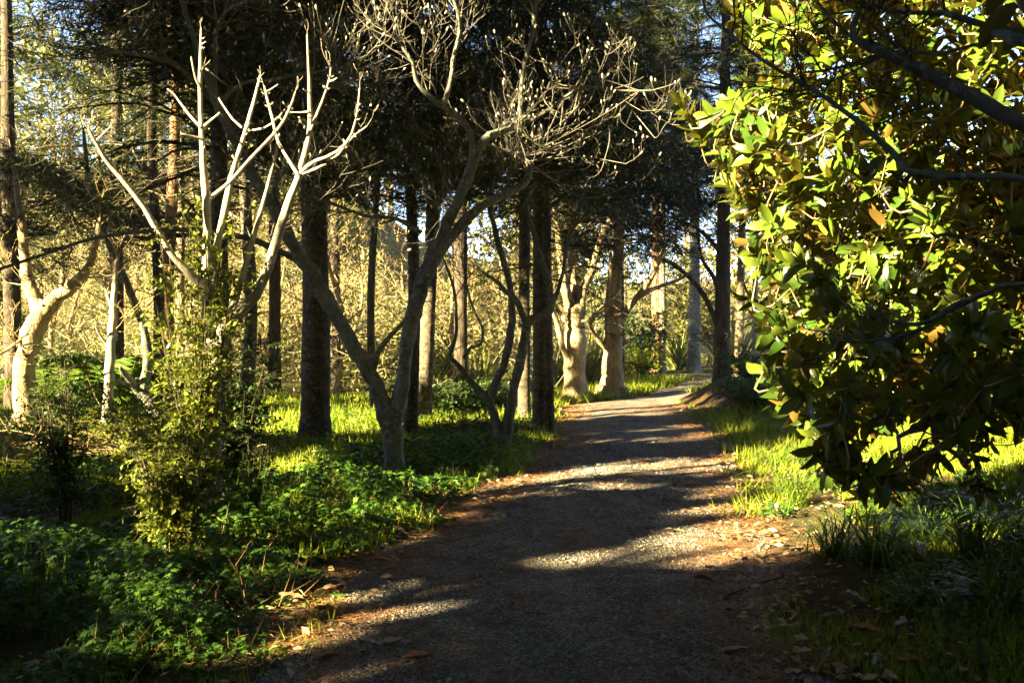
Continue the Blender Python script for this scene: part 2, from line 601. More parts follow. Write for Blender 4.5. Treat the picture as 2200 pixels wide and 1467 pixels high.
def bud_objects(rootob, base, buds, g, limit, size=(0.024, 0.046)):
    """each downy bud on a twig end: the nearest ones are parts, the rest one part"""
    if 'bud' not in SHARE:
        SHARE['bud'] = bud_mesh()
    me = SHARE['bud']
    V = np.empty(len(me.vertices) * 3, dtype=np.float32); me.vertices.foreach_get('co', V)
    V = V.reshape(-1, 3)
    order = list(range(len(buds)))

    def seen(i):
        p = buds[i][0]
        x = CX + F_PX * p[0] / p[1]; y = HY - F_PX * (p[2] - CAM_H) / p[1]
        return (0 if (0 < x < 2200 and 0 < y < 1467 and p[1] > 0.5) else 1, p[1])
    order.sort(key=seen)
    rest = Acc()
    F = np.array([[v for v in p.vertices] for p in me.polygons if len(p.vertices) == 4])
    for rank, i in enumerate(order):
        p, d = buds[i]
        s = g.uniform(size[0] * 0.7, size[1] * 1.15)
        fr = frames(np.array([d]), np.array([rand_unit(1, g)[0]]))[0]
        if rank < limit:
            o = link('bud', me, rootob, p - base)
            from mathutils import Matrix
            o.rotation_euler = Matrix(fr.tolist()).to_euler()
            o.scale = (s * g.uniform(0.8, 1.2), s, s * g.uniform(0.8, 1.2))
        else:
            rest.add((V * s) @ fr.T + p, F, g.random())
    if rest.n:
        o = link('buds', rest.build('buds', M['bud'], base), rootob); o['kind'] = 'stuff'


def traced_tree(name, base, label, limbs, mat, trunk_sides=14, group=None, cat='tree'):
    """limbs: list of (partname, pts, d0, d1, sides); each is one part"""
    base = np.asarray(base, float)
    rt = root(name, base, label, cat, group)
    lines = []
    for k, (pn, pts, d0, d1) in enumerate(limbs):
        P, rr = limb_line(pts, d0, d1)
        ln = float(np.sum(np.linalg.norm(np.diff(P, axis=0), axis=1)))
        n = max(6, int(ln / 0.09))
        Q, r2 = resample(P, rr, n)
        g = np.random.default_rng(k + len(pts))
        Q[1:-1] += g.normal(scale=1, size=(n - 2, 3)) * (r2[1:-1, None] * 0.07)
        a = Acc()
        sd = trunk_sides if pn == 'trunk' else (9 if r2.max() > 0.03 else 6)
        add_tube(a, Q, r2, sd * 2 if name == 'fluted_tree' else sd, bump=0.06 if pn == 'trunk' else 0.09, seed=k, flute=0.07 if name == 'fluted_tree' and pn == 'trunk' else 0.0)
        link(pn, a.build(pn, mat, base), rt)
        lines.append((Q, r2))
    return rt, lines


def grow_twigs(rt, base, lines, which, g, mat, count, length, r, level, buds=None, kids=4, curve=0.35, upto=1.0, from_=0.25, droop=0.0, name='twigs', sides=3):
    acc = Acc()
    for w in which:
        Q, rr = lines[w]
        for c in range(count):
            k = int(len(Q) * g.uniform(from_, upto)); k = min(max(k, 1), len(Q) - 1)
            t = unit(Q[k] - Q[k - 1])
            side = unit(np.cross(t, g.normal(size=3)))
            twig_tree(acc, buds, Q[k] + side * rr[k] * 0.5, unit(side + t * 0.5 + np.array([0, 0, curve])), length * g.uniform(0.6, 1.3), min(r, rr[k] * 0.7 + 0.002), level, g, curve, sides, 0.9, kids, droop)
        twig_tree(acc, buds, Q[-1], unit(Q[-1] - Q[-3]), length * g.uniform(0.6, 1.1), min(r, rr[-1]), level, g, curve, sides, 0.9, kids, droop)
    o = link(name, acc.build(name, mat, base), rt)
    o['kind'] = 'stuff'
    return acc


# ---- A: the grey deciduous magnolia beside the path
dA = 10.05
bA = GW(848, 1042)
A_limbs = [
    ('trunk', [(850, 1050, 56), (848, 1000, 46), (845, 950, 45), (838, 900, 52), (833, 880, 50)], dA, dA),
    ('limb', [(832, 900, 40), (815, 845, 36), (795, 800, 34), (760, 745, 31), (722, 680, 33), (690, 625, 33), (672, 590, 34), (640, 545, 29), (606, 480, 26), (565, 415, 24), (520, 330, 21), (470, 235, 19), (440, 150, 15), (405, 50, 12), (385, -30, 10)], dA, 9.2),
    ('limb', [(848, 905, 38), (862, 840, 32), (868, 780, 30), (882, 700, 32), (900, 630, 34), (922, 560, 32), (950, 500, 28), (980, 440, 25), (1003, 385, 24), (1022, 330, 23), (1045, 296, 19), (1090, 278, 12), (1130, 250, 8)], dA, 10.6),
    ('limb', [(905, 620, 26), (935, 560, 25), (985, 490, 22), (1040, 440, 20), (1090, 415, 18), (1125, 395, 16), (1138, 362, 14), (1120, 335, 10), (1090, 322, 8)], dA + .05, 11.2),
    ('limb', [(1008, 380, 15), (1014, 320, 14), (1006, 275, 15), (968, 240, 14), (930, 215, 12), (895, 175, 10), (885, 130, 8), (850, 85, 6), (820, 60, 5)], 10.3, 9.6),
    ('limb', [(950, 230, 11), (968, 180, 11), (975, 120, 10), (988, 70, 9), (985, 30, 8), (968, -20, 7)], 10.0, 9.7),
    ('limb', [(1118, 262, 12), (1120, 190, 11), (1130, 120, 10), (1145, 70, 9), (1150, 10, 8), (1165, -30, 6)], 10.7, 10.4),
    ('limb', [(1140, 260, 9), (1180, 235, 8), (1220, 205, 7), (1270, 185, 6), (1330, 195, 5), (1400, 195, 4)], 10.7, 10.2),
    ('limb', [(670, 590, 20), (640, 560, 17), (600, 540, 14), (540, 515, 12), (470, 498, 11), (350, 495, 9), (210, 510, 8), (100, 545, 7), (-20, 585, 6)], 10.0, 8.8),
    ('limb', [(800, 800, 15), (812, 760, 12), (835, 725, 10), (865, 695, 9), (890, 665, 7)], 10.0, 9.7),
    ('limb', [(480, 240, 15), (430, 185, 13), (370, 135, 11), (310, 120, 9), (240, 110, 6), (190, 115, 4)], 9.5, 8.8),
    ('limb', [(462, 200, 11), (462, 130, 10), (465, 60, 8), (490, 20, 7), (520, 5, 6)], 9.5, 9.8),
    ('limb', [(610, 470, 15), (590, 420, 13), (600, 380, 12), (640, 330, 12), (680, 240, 11), (705, 170, 9), (720, 100, 7), (690, 40, 6)], 9.9, 10.8),
    ('limb', [(478, 215, 9), (520, 180, 8), (580, 172, 8), (650, 158, 6), (720, 150, 5)], 9.4, 9.9),
    ('limb', [(905, 500, 10), (850, 470, 9), (790, 465, 8), (720, 440, 7), (650, 415, 6)], 10.2, 9.5),
]
rA, LA = traced_tree('magnolia_tree', bA, 'grey lichen-barked bare magnolia tree forking low beside the gravel path', A_limbs, M['bark_grey'], 16)
gA = np.random.default_rng(11)
budsA = []
grow_twigs(rA, bA, LA, [2, 4, 5, 6, 7, 3], gA, M['twig_grey'], 14, 0.75, 0.006, 2, budsA, 4, 0.55, 1.0, 0.45)
grow_twigs(rA, bA, LA, [1, 8, 10, 11, 12, 13, 14], gA, M['twig_grey'], 18, 0.8, 0.006, 2, budsA, 4, 0.4, 1.0, 0.4, name='twigs')
# fine outer branchlets that fill the space between path and canopy
accx = Acc()
for (x, y, d, n) in [(1180, 300, 10.6, 10), (1250, 260, 10.8, 9), (1330, 300, 10.6, 7), (1160, 170, 10.4, 8), (1100, 330, 10.9, 9), (1260, 350, 10.9, 7)]:
    for q in range(n):
        src = LA[3][0][-1 - (q % 8)] if q % 2 else LA[7][0][-2 - (q % 12)]
        tgt = W(x + gA.normal() * 55, y + gA.normal() * 45, d + gA.normal() * 0.3)
        mid = (src + tgt) / 2 + gA.normal(size=3) * 0.08 - np.array([0, 0, 0.05])
        Q, rr = resample([src, mid, tgt], [0.008, 0.006, 0.004], 9)
        add_tube(accx, Q, rr, 4)
        twig_tree(accx, budsA, Q[-1], unit(Q[-1] - Q[-2]) + np.array([0, 0, 0.4]), 0.26, 0.004, 2, gA, 0.6, 4, 0.9, 3)
o = link('branchlets', accx.build('branchlets', M['twig_grey'], bA), rA); o['kind'] = 'stuff'
budsA = [b_ for b_ in budsA if gA.random() < 0.6]
bud_objects(rA, bA, budsA, gA, 290)
for (x, y, d, r) in [(1185, 275, 10.7, .22), (1170, 330, 10.9, .2), (1230, 300, 10.7, .15), (1160, 50, 10.4, .25), (1175, 10, 10.4, .2), (830, 345, 10, .12), (750, 55, 9.9, .2),
                     (960, 50, 9.8, .2), (1230, 85, 10.4, .16), (1390, 180, 10.3, .2), (900, 50, 9.8, .2), (1020, 40, 10, .15)]:
    LIT.append((W(x, y, d), r))

# ---- B: the pale lopped tree on the left, sunlit above
dB = 7.9
bB = GW(452, 1128)
B_limbs = [
    ('trunk', [(450, 1140, 58), (452, 1080, 46), (455, 960, 40), (458, 840, 38), (462, 760, 40), (464, 735, 42)], dB, dB),
    ('limb', [(456, 760, 34), (450, 700, 30), (448, 650, 32), (446, 615, 34), (420, 600, 24), (398, 578, 19), (368, 545, 17), (340, 500, 16), (308, 445, 14), (262, 385, 13), (228, 345, 12), (208, 308, 10), (190, 278, 8)], dB, 7.3),
    ('limb', [(446, 622, 26), (444, 560, 22), (445, 480, 21), (441, 400, 19), (436, 330, 16), (432, 270, 14), (430, 190, 11), (431, 120, 8), (432, 62, 5)], dB, 7.8),
    ('limb', [(452, 622, 24), (463, 560, 20), (472, 500, 19), (488, 430, 17), (500, 370, 15), (522, 300, 12), (540, 240, 10), (560, 162, 6)], dB, 8.3),
    ('limb', [(468, 745, 40), (490, 700, 42), (520, 665, 34), (548, 635, 29), (572, 585, 25), (592, 525, 23), (612, 460, 21), (630, 410, 20), (643, 376, 19), (655, 330, 15), (666, 275, 13), (665, 190, 10), (660, 76, 5)], dB, 7.7),
    ('limb', [(480, 720, 22), (497, 670, 20), (516, 610, 17), (535, 540, 15), (555, 470, 13), (572, 410, 11), (590, 340, 9), (600, 290, 7)], dB + .05, 8.4),
    ('limb', [(646, 372, 10), (670, 350, 9), (700, 338, 8), (735, 318, 8), (757, 286, 7), (768, 240, 6), (773, 190, 4)], 7.72, 7.3),
    ('limb', [(650, 374, 8), (690, 358, 7), (728, 332, 6), (752, 300, 6), (788, 272, 4)], 7.72, 7.5),
    ('limb', [(640, 376, 9), (615, 335, 8), (596, 300, 8), (588, 265, 8), (575, 215, 7), (568, 186, 5)], 7.72, 7.9),
    ('limb', [(452, 425, 10), (490, 395, 9), (530, 350, 9), (566, 312, 9), (600, 275, 8), (624, 232, 7), (635, 198, 4)], 7.85, 7.5),
    ('limb', [(667, 280, 8), (682, 245, 8), (698, 205, 7), (708, 170, 6), (711, 146, 4)], 7.7, 7.6),
    ('branch', [(432, 192, 8), (420, 165, 7), (411, 124, 5)], 7.8, 7.7),
    ('branch', [(440, 270, 8), (458, 255, 6), (472, 243, 5)], 7.8, 7.6),
    ('branch', [(436, 300, 8), (415, 294, 7), (390, 288, 5)], 7.8, 7.7),
    ('branch', [(432, 275, 7), (405, 245, 6), (375, 205, 5), (360, 192, 4)], 7.8, 8.2),
    ('branch', [(530, 280, 6), (560, 278, 5), (590, 262, 5), (612, 236, 4)], 8.25, 7.9),
    ('branch', [(520, 275, 6), (495, 250, 5), (470, 212, 4)], 8.25, 8.5),
    ('branch', [(207, 303, 5), (224, 286, 4), (240, 270, 3)], 7.35, 7.2),
    ('branch', [(706, 175, 5), (716, 173, 4), (724, 168, 3)], 7.6, 7.5),
    ('branch', [(572, 198, 4), (585, 190, 3), (597, 182, 2.5)], 7.9, 7.8),
    ('branch', [(432, 96, 4), (438, 93, 3), (442, 90, 2)], 7.8, 7.75),
    ('branch', [(662, 198, 5), (655, 195, 4), (652, 192, 3)], 7.7, 7.65),
    ('branch', [(664, 240, 5), (640, 242, 3.5), (615, 241, 3)], 7.7, 7.8),
]
B_limbs = [(a_, [(x_, y_, w_ * (1.0 if a_ == 'trunk' else 0.85)) for x_, y_, w_ in p_], c_, e_) for a_, p_, c_, e_ in B_limbs]
rB, LB = traced_tree('lopped_tree', bB, 'pale lopped tree with bare upright limbs shining white in the sun', B_limbs, M['bark_white'], 14)
for k, (Q, rr) in enumerate(LB):
    for p in Q[::4]:
        y = HY - F_PX * (p[2] - CAM_H) / p[1]
        if y < (590 if k != 1 else 420): LIT.append((p, 0.13)); LIT_B.append((p, 0.13))
# spur nubs on the sunlit limbs
gB = np.random.default_rng(5)
acc = Acc()
for k in (2, 3, 4, 6, 7, 8, 9, 10):
    Q, rr = LB[k]
    for q in range(9):
        i = gB.integers(len(Q) // 2, len(Q) - 1)
        s = unit(np.cross(unit(Q[i + 1] - Q[i]), gB.normal(size=3)))
        add_tube(acc, [Q[i], Q[i] + s * (rr[i] + 0.012), Q[i] + s * (rr[i] + 0.022) + np.array([0, 0, .012])], [0.007, 0.006, 0.003], 5)
o = link('spurs', acc.build('spurs', M['bark_white'], bB), rB); o['kind'] = 'stuff'

grow_twigs(rB, bB, LB, [1, 2, 3, 4, 6, 7, 8, 9, 10], gB, M['bark_white'], 1, 0.13, 0.0035, 1, None, 2, 0.5, 1.0, 0.7)

# ---- H: small many-stemmed tree close to the path
dH = 12.9
bH = GW(1080, 966)
H_limbs = [
    ('trunk', [(1082, 972, 42), (1080, 945, 36), (1078, 930, 36)], dH, dH),
    ('limb', [(1074, 945, 24), (1062, 895, 21), (1045, 858, 18), (1025, 835, 15), (1004, 812, 14), (985, 785, 12), (966, 764, 10), (972, 745, 9), (980, 715, 8), (980, 670, 7), (976, 625, 6), (955, 560, 5)], dH, 12.6),
    ('limb', [(1052, 868, 17), (1066, 815, 19), (1080, 790, 17), (1092, 740, 17), (1100, 690, 17), (1098, 640, 15), (1090, 590, 14), (1072, 530, 13), (1060, 480, 12), (1052, 440, 10), (1060, 380, 8)], dH, 13.4),
    ('limb', [(1086, 945, 26), (1094, 890, 23), (1106, 830, 21), (1118, 770, 20), (1126, 730, 20), (1133, 695, 19), (1155, 680, 18), (1180, 668, 19), (1184, 640, 16), (1176, 600, 15), (1160, 550, 13), (1146, 500, 12), (1130, 440, 10), (1150, 390, 8)], dH, 13.2),
    ('limb', [(1130, 694, 15), (1118, 665, 12), (1106, 640, 12), (1086, 625, 10), (1068, 605, 9), (1046, 590, 7)], dH + .1, 12.5),
    ('limb', [(1186, 655, 10), (1200, 620, 9), (1210, 580, 8), (1220, 520, 8), (1240, 480, 7), (1270, 460, 5)], 13.1, 13.4),
    ('limb', [(996, 770, 8), (1010, 748, 7), (1032, 740, 7), (1038, 715, 6), (1030, 690, 5), (1012, 650, 5), (1000, 600, 4)], 12.7, 12.4),
]
rH, LH = traced_tree('crooked_tree', bH, 'small crooked bare tree with several mossy stems rising from one base by the path', H_limbs, M['bark_grey'], 12)
gH = np.random.default_rng(21)
grow_twigs(rH, bH, LH, [1, 2, 3, 4, 5, 6], gH, M['twig_dark'], 6, 0.6, 0.008, 2, None, 3, 0.2, 1.0, 0.4)

# ---- S: leaning grey sapling at the left
bS = GW(330, 905)
S_limbs = [
    ('trunk', [(345, 925, 40), (335, 890, 30), (318, 860, 26), (308, 840, 26)], 16.0, 16.0),
    ('limb', [(308, 850, 22), (312, 810, 20), (318, 770, 20), (312, 720, 18), (300, 680, 17), (285, 640, 16), (268, 595, 15), (245, 550, 14), (225, 500, 13), (205, 440, 12), (190, 380, 11), (183, 320, 9), (180, 285, 7)], 16.0, 15),
    ('limb', [(305, 850, 16), (285, 825, 15), (270, 805, 13), (258, 790, 9)], 16.0, 15.6),
    ('limb', [(290, 830, 9), (262, 822, 8), (232, 815, 6)], 15.9, 15.5),
    ('limb', [(225, 510, 10), (238, 480, 8), (232, 445, 7), (222, 415, 5)], 15.4, 15.2),
]
rS, LS = traced_tree('leaning_tree', bS, 'slim grey tree leaning left with a lopped stub near its foot', S_limbs, M['bark_grey'], 12)
grow_twigs(rS, bS, LS, [1, 4], np.random.default_rng(31), M['twig_dark'], 12, 0.9, 0.009, 2, None, 3, 0.1, 1.0, 0.5)

# ---- O: stocky pale gnarled tree, far left ; P: pale thin trunk
bO = GW(55, 925)
O_limbs = [
    ('trunk', [(52, 935, 70), (55, 905, 54), (54, 860, 47), (52, 810, 45), (60, 760, 47), (72, 715, 47), (86, 680, 45), (92, 660, 40)], 15.3, 15.3),
    ('limb', [(88, 672, 34), (75, 645, 30), (62, 610, 27), (55, 570, 24), (50, 510, 20), (40, 440, 15), (30, 360, 10)], 15.3, 15.6),
    ('limb', [(92, 672, 36), (120, 640, 32), (145, 625, 28), (170, 600, 26), (190, 575, 20), (205, 530, 14), (215, 470, 9)], 15.3, 14.8),
    ('limb', [(70, 720, 10), (45, 730, 8), (20, 750, 6), (-10, 765, 5)], 15.3, 14.8),
]
rO, LO = traced_tree('gnarled_tree', bO, 'stocky gnarled tree with flaking pale bark and a wide fork', O_limbs, M['bark_pale'], 16)
grow_twigs(rO, bO, LO, [1, 2, 3], np.random.default_rng(41), M['twig_tan'], 9, 0.9, 0.01, 2, None, 3, 0.25, 1.0, 0.3)
bP = GW(228, 932)
P_limbs = [
    ('trunk', [(224, 938, 32), (228, 900, 24), (234, 840, 21), (236, 780, 20), (240, 720, 19), (242, 680, 17), (246, 620, 13), (250, 560, 8)], 14.9, 14.9),
    ('branch', [(234, 745, 8), (222, 730, 7), (212, 715, 5), (205, 700, 4)], 14.9, 14.7),
    ('branch', [(243, 670, 7), (232, 640, 6), (226, 615, 5), (228, 590, 3)], 14.9, 15.2),
]
rP, LP_ = traced_tree('thin_tree', bP, 'thin straight tree with smooth cream bark among the palm fronds', P_limbs, M['bark_white'], 12)
grow_twigs(rP, bP, LP_, [0, 2], np.random.default_rng(42), M['twig_tan'], 12, 0.5, 0.006, 2, None, 3, 0.2, 1.0, 0.6)

# ---- I, J: fluted pale trees by the bend, brightly lit
bI = GW(1236, 862)
I_limbs = [
    ('trunk', [(1236, 868, 84), (1236, 850, 64), (1237, 800, 53), (1237, 740, 52), (1234, 700, 50), (1234, 665, 54)], 21.3, 21.3),
    ('limb', [(1230, 680, 32), (1220, 640, 26), (1212, 600, 22), (1206, 560, 20), (1200, 510, 17), (1190, 450, 13)], 21.3, 21),
    ('limb', [(1242, 690, 30), (1250, 640, 24), (1256, 610, 22), (1272, 580, 19), (1282, 540, 17), (1300, 490, 14), (1330, 440, 10)], 21.3, 21.8),
    ('limb', [(1232, 790, 18), (1215, 760, 16), (1205, 730, 15), (1196, 690, 13), (1185, 660, 12), (1170, 600, 10), (1150, 540, 8)], 21.2, 20.6),
    ('limb', [(1226, 690, 12), (1210, 685, 10), (1190, 650, 9), (1178, 620, 8)], 21.2, 21.8),
    ('limb', [(1236, 690, 26), (1234, 640, 22), (1230, 580, 20), (1228, 520, 17), (1232, 450, 13)], 21.4, 22),
    ('branch', [(1240, 692, 7), (1265, 686, 6), (1290, 672, 5), (1310, 655, 4)], 21.2, 20.6),
]
I_limbs = [(a_, [(x_, y_, w_ * 0.86) for x_, y_, w_ in p_], c_, e_) for a_, p_, c_, e_ in I_limbs]
rI, LI = traced_tree('fluted_tree', bI, 'pale fluted tree splitting into upright limbs beside the path bend', I_limbs, M['bark_pale'], 20)
bJ = GW(1316, 851)
J_limbs = [
    ('trunk', [(1318, 856, 96), (1318, 840, 64), (1317, 800, 48), (1316, 750, 46), (1318, 700, 40), (1320, 650, 36), (1322, 600, 32), (1328, 550, 26), (1332, 500, 20), (1336, 430, 14)], 22.6, 22.6),
    ('limb', [(1308, 750, 15), (1290, 735, 14), (1278, 720, 12), (1268, 700, 11), (1275, 680, 10), (1290, 665, 7), (1310, 650, 5)], 22.5, 21.8),
    ('limb', [(1326, 700, 18), (1345, 670, 16), (1368, 640, 15), (1390, 610, 14), (1408, 580, 12), (1420, 550, 9), (1440, 510, 7)], 22.6, 22),
    ('limb', [(1328, 690, 14), (1350, 660, 13), (1385, 630, 12), (1420, 615, 10), (1460, 600, 8), (1500, 575, 6)], 22.7, 23.4),
    ('limb', [(1306, 740, 12), (1303, 690, 11), (1305, 640, 10), (1310, 590, 9), (1312, 540, 7)], 22.4, 22.2),
]
J_limbs = [(a_, [(x_, y_, w_ * 0.88) for x_, y_, w_ in p_], c_, e_) for a_, p_, c_, e_ in J_limbs]
rJ, LJ = traced_tree('fluted_tree', bJ, 'pale fluted tree with widely flared foot and one long bough slanting up', J_limbs, M['bark_pale'], 20)
rI['group'] = rJ['group'] = 'sunlit fluted trees by the bend'
grow_twigs(rI, bI, LI, [1, 2, 3, 5, 6], np.random.default_rng(51), M['twig_dark'], 7, 1.1, 0.012, 2, None, 3, 0.1, 1.0, 0.4)
grow_twigs(rJ, bJ, LJ, [0, 1, 2, 3], np.random.default_rng(52), M['twig_dark'], 8, 1.1, 0.012, 2, None, 3, 0.1, 1.0, 0.5)

def in_poly(px, py, poly):
    poly = np.asarray(poly, float)
    x, y = np.asarray(px), np.asarray(py)
    ins = np.zeros(x.shape, bool)
    j = len(poly) - 1
    for i in range(len(poly)):
        xi, yi = poly[i]; xj, yj = poly[j]
        c = ((yi > y) != (yj > y)) & (x < (xj - xi) * (y - yi) / (yj - yi + 1e-12) + xi)
        ins ^= c
        j = i
    return ins



for (x, y, d, r) in [(1750, 120, 6.3, .55), (1900, 100, 6.5, .6), (2080, 80, 6.5, .5), (1650, 200, 6.1, .5), (1800, 300, 6.3, .55), (1640, 350, 6.0, .4), (1480, 240, 5.9, .3), (1580, 420, 6.0, .3),
                     (1680, 480, 6.1, .38), (1750, 560, 6.1, .28), (1650, 600, 6.0, .2), (1950, 330, 6.5, .35), (2120, 330, 6.5, .45), (2150, 480, 6.5, .22), (1680, 830, 5.8, .2), (1745, 900, 5.7, .2), (1780, 960, 5.6, .12), (1720, 20, 6.3, .5), (1880, -60, 6.5, .6), (2150, -40, 6.5, .6)]:
    LIT.append((W(x, y, d), r))

# ---- where the low sun reaches: keeps the crowns outside and inside the view open there
LITPOLY = [
    [(1120, 1040), (1250, 1008), (1400, 985), (1570, 970), (1600, 985), (1450, 1008), (1280, 1034), (1180, 1052)],
    [(1000, 1275), (1100, 1235), (1250, 1200), (1450, 1165), (1580, 1140), (1580, 1172), (1420, 1192), (1200, 1240), (1020, 1285)],
    [(480, 1405), (600, 1372), (740, 1340), (900, 1318), (1060, 1285), (1090, 1290), (900, 1338), (760, 1362), (600, 1398)],
    [(600, 1462), (720, 1432), (880, 1405), (980, 1402), (880, 1430), (740, 1462)],
    [(1540, 1110), (1600, 1050), (1660, 960), (1800, 935), (2000, 945), (2300, 925), (2300, 1050), (2000, 1080), (1820, 1120), (1700, 1190), (1560, 1205)],
    [(520, 1300), (640, 1280), (780, 1255), (830, 1262), (720, 1295), (600, 1318)],
    [(330, 1270), (430, 1235), (560, 1195), (690, 1165), (740, 1210), (690, 1260), (560, 1290), (420, 1295)],
    [(0, 1200), (60, 1185), (90, 1205), (0, 1230)],
    [(330, 1395), (430, 1350), (500, 1330), (520, 1360), (440, 1400)],
    [(860, 1050), (980, 1030), (1100, 1012), (1120, 1030), (1000, 1060), (880, 1068)],
    [(540, 1000), (680, 985), (830, 1005), (830, 1040), (700, 1040), (560, 1030)],
    [(1205, 890), (1300, 886), (1490, 886), (1530, 915), (1350, 908), (1205, 925)],
    [(1190, 945), (1300, 930), (1560, 925), (1590, 945), (1350, 945), (1190, 960)],
    [(1215, 868), (1350, 862), (1420, 850), (1480, 838), (1530, 818), (1540, 828), (1480, 862), (1420, 880), (1215, 884)],
    [(1190, 840), (1300, 835), (1500, 812), (1500, 835), (1330, 862), (1200, 862)],
    [(540, 895), (640, 860), (830, 862), (920, 905), (830, 950), (640, 965), (540, 960)],
    [(880, 945), (960, 915), (1120, 915), (1120, 940), (1000, 948), (900, 962)],
    [(200, 925), (300, 890), (420, 900), (400, 950), (200, 960)],
]

for poly in LITPOLY:
    pa = np.array(poly)
    gx_, gy_ = np.meshgrid(np.arange(pa[:, 0].min(), pa[:, 0].max(), 5), np.arange(max(HY + 60, pa[:, 1].min()), pa[:, 1].max(), 1.5))
    gx_, gy_ = gx_.ravel(), gy_.ravel()
    m_ = in_poly(gx_, gy_, poly)
    d0_ = CAM_H * F_PX / (gy_ - HY)
    G0_ = np.stack([(gx_ - CX) / F_PX * d0_, d0_, np.zeros_like(d0_)], -1)
    if pa[:, 0].mean() < 1600 and pa[:, 1].min() > 960:
        # noise breaks the cleared patches into dapples drawn out along the light
        m_ &= (wob((G0_ @ PV) * 3.1, (G0_ @ UPV) * 9.0) + 0.7 * wob((G0_ @ PV) * 8.3 + 2, (G0_ @ UPV) * 21.0)) > (-0.12 if pa[:, 0].mean() > 1050 else -0.2)
    d_ = CAM_H * F_PX / (gy_[m_] - HY)
    G_ = np.stack([(gx_[m_] - CX) / F_PX * d_, d_, np.zeros_like(d_)], -1)
    sun_mark(G_, (-0.03 if pa[:, 0].mean() > 1050 else 0.0) if d_.mean() < 8 else (0.2 if d_.mean() > 13 else 0.07))
    if pa[:, 0].mean() > 1600: sun_mark(G_[::3] + [0, 0, 0.18], 0.12); sun_mark(G_[::3] + [0, 0, 0.36], 0.12)
LIT = [(p_, r_ * 0.8 if i_ < 12 else r_) for i_, (p_, r_) in enumerate(LIT)]
for p_, r_ in LIT: sun_mark(p_, r_ * 1.1)
gL = np.random.default_rng(888)
for (x0, y0, x1, y1, d_, r_, n_) in [
        (1237, 860, 1234, 560, 21.3, .45, 26), (1317, 850, 1325, 540, 22.6, .42, 26), (1320, 700, 1420, 560, 22.4, .25, 12), (1255, 640, 1290, 540, 21.6, .3, 8),
        (905, 910, 925, 640, 16.7, .24, 14), (1126, 905, 1126, 800, 16.7, .16, 8), (1165, 800, 1160, 640, 14.7, .1, 8),
        (55, 920, 85, 690, 15.3, .42, 16), (90, 680, 190, 575, 15.2, .3, 10), (228, 930, 244, 640, 14.9, .2, 20),
        (1411, 790, 1405, 480, 35, .5, 16), (1423, 800, 1420, 480, 33.5, .4, 16), (388, 860, 388, 600, 22, .3, 12), (366, 870, 366, 560, 18.5, .12, 14),
        (1376, 800, 1376, 780, 29, .9, 3), (1262, 790, 1262, 720, 25.5, .9, 4), (268, 830, 268, 760, 17.6, .8, 4), (120, 860, 140, 800, 18, .8, 3), (1585, 820, 1590, 640, 27.5, .3, 10)]:
    for k_ in range(n_):
        f_ = k_ / max(1, n_ - 1)
        sun_mark(W(x0 + (x1 - x0) * f_, y0 + (y1 - y0) * f_, d_), r_)
for k_ in range(760):
    if k_ == 170: INNER = SUNMAP.copy()
    # the dry bank behind the trunks
    x_, d_ = gL.uniform(-200, 1240), gL.uniform(21, 36)
    q_ = W(x_, 700, d_); q_[2] = float(H(q_[0], d_)) + gL.uniform(0, 3.6)
    sun_mark(q_, gL.uniform(.3, .6))
for k_ in range(50):                        # glints in the upper foliage at the left
    sun_mark(W(gL.uniform(150, 750), gL.uniform(120, 560), gL.uniform(13, 21)), gL.uniform(.1, .3))
LITMAG = [(1400, 190), (1560, -140), (2300, -140), (2300, 470), (2150, 540), (1960, 500), (1900, 590), (1790, 600), (1740, 660), (1650, 680), (1590, 600), (1520, 400), (1400, 300)]
for k_ in range(900):
    x_, y_ = gL.uniform(1400, 2300), gL.uniform(-140, 680)
    if in_poly(np.array([x_]), np.array([y_]), LITMAG)[0] and wob(x_ * .022, y_ * .026) > -0.15:
        sun_mark(W(x_, y_, gL.uniform(5.4, 7.6)), 0.2)
for (x_, y_, d_, r_) in [(370, 1060, 6.75, .42), (300, 1010, 6.75, .3), (420, 1130, 6.8, .2), (330, 1130, 6.7, .25), (430, 690, 8.6, .2), (420, 780, 8.5, .22), (370, 830, 8.5, .15), (470, 850, 8.6, .15), (400, 950, 8.6, .15), (300, 960, 11.2, .25)]:
    sun_mark(W(x_, y_, d_), r_)
for k_ in range(60):
    sun_mark(W(gL.uniform(-20, 330), gL.uniform(870, 1090), gL.uniform(9.5, 13)), gL.uniform(.0, .12))
for (x0, y0, x1, y1, d_, r_) in [(675, 940, 668, 380, 13.3, .26), (880, 930, 885, 560, 14, .12), (1165, 915, 1160, 480, 14.7, .22), (1550, 820, 1556, 400, 25, .26), (331, 870, 335, 420, 17.2, .14),
                                 (472, 900, 470, 420, 11.6, .14), (845, 960, 835, 890, 10, .15), (832, 890, 690, 625, 10, .14), (850, 880, 905, 620, 10, .12), (455, 1120, 460, 700, 7.9, .14), (806, 860, 806, 500, 18, .1),
                                 (470, 740, 548, 640, 7.9, .1), (527, 850, 530, 560, 19.5, .16), (690, 640, 560, 410, 10, .1), (905, 620, 1000, 390, 10, .1)]:
    for k_ in range(60):
        f_ = k_ / 59
        sun_shut(W(x0 + (x1 - x0) * f_, y0 + (y1 - y0) * f_, d_), r_)
for lines_ in (LA, LH):
    for Q_, rr_ in lines_: sun_shut(Q_, 0.1)
for p_, r_ in LIT: sun_mark(p_, r_ * 0.9)
for k_ in range(64):
    sun_mark(W(gL.uniform(345, 535), gL.uniform(650, 1000), gL.uniform(7.5, 8.0)), gL.uniform(.05, .14))

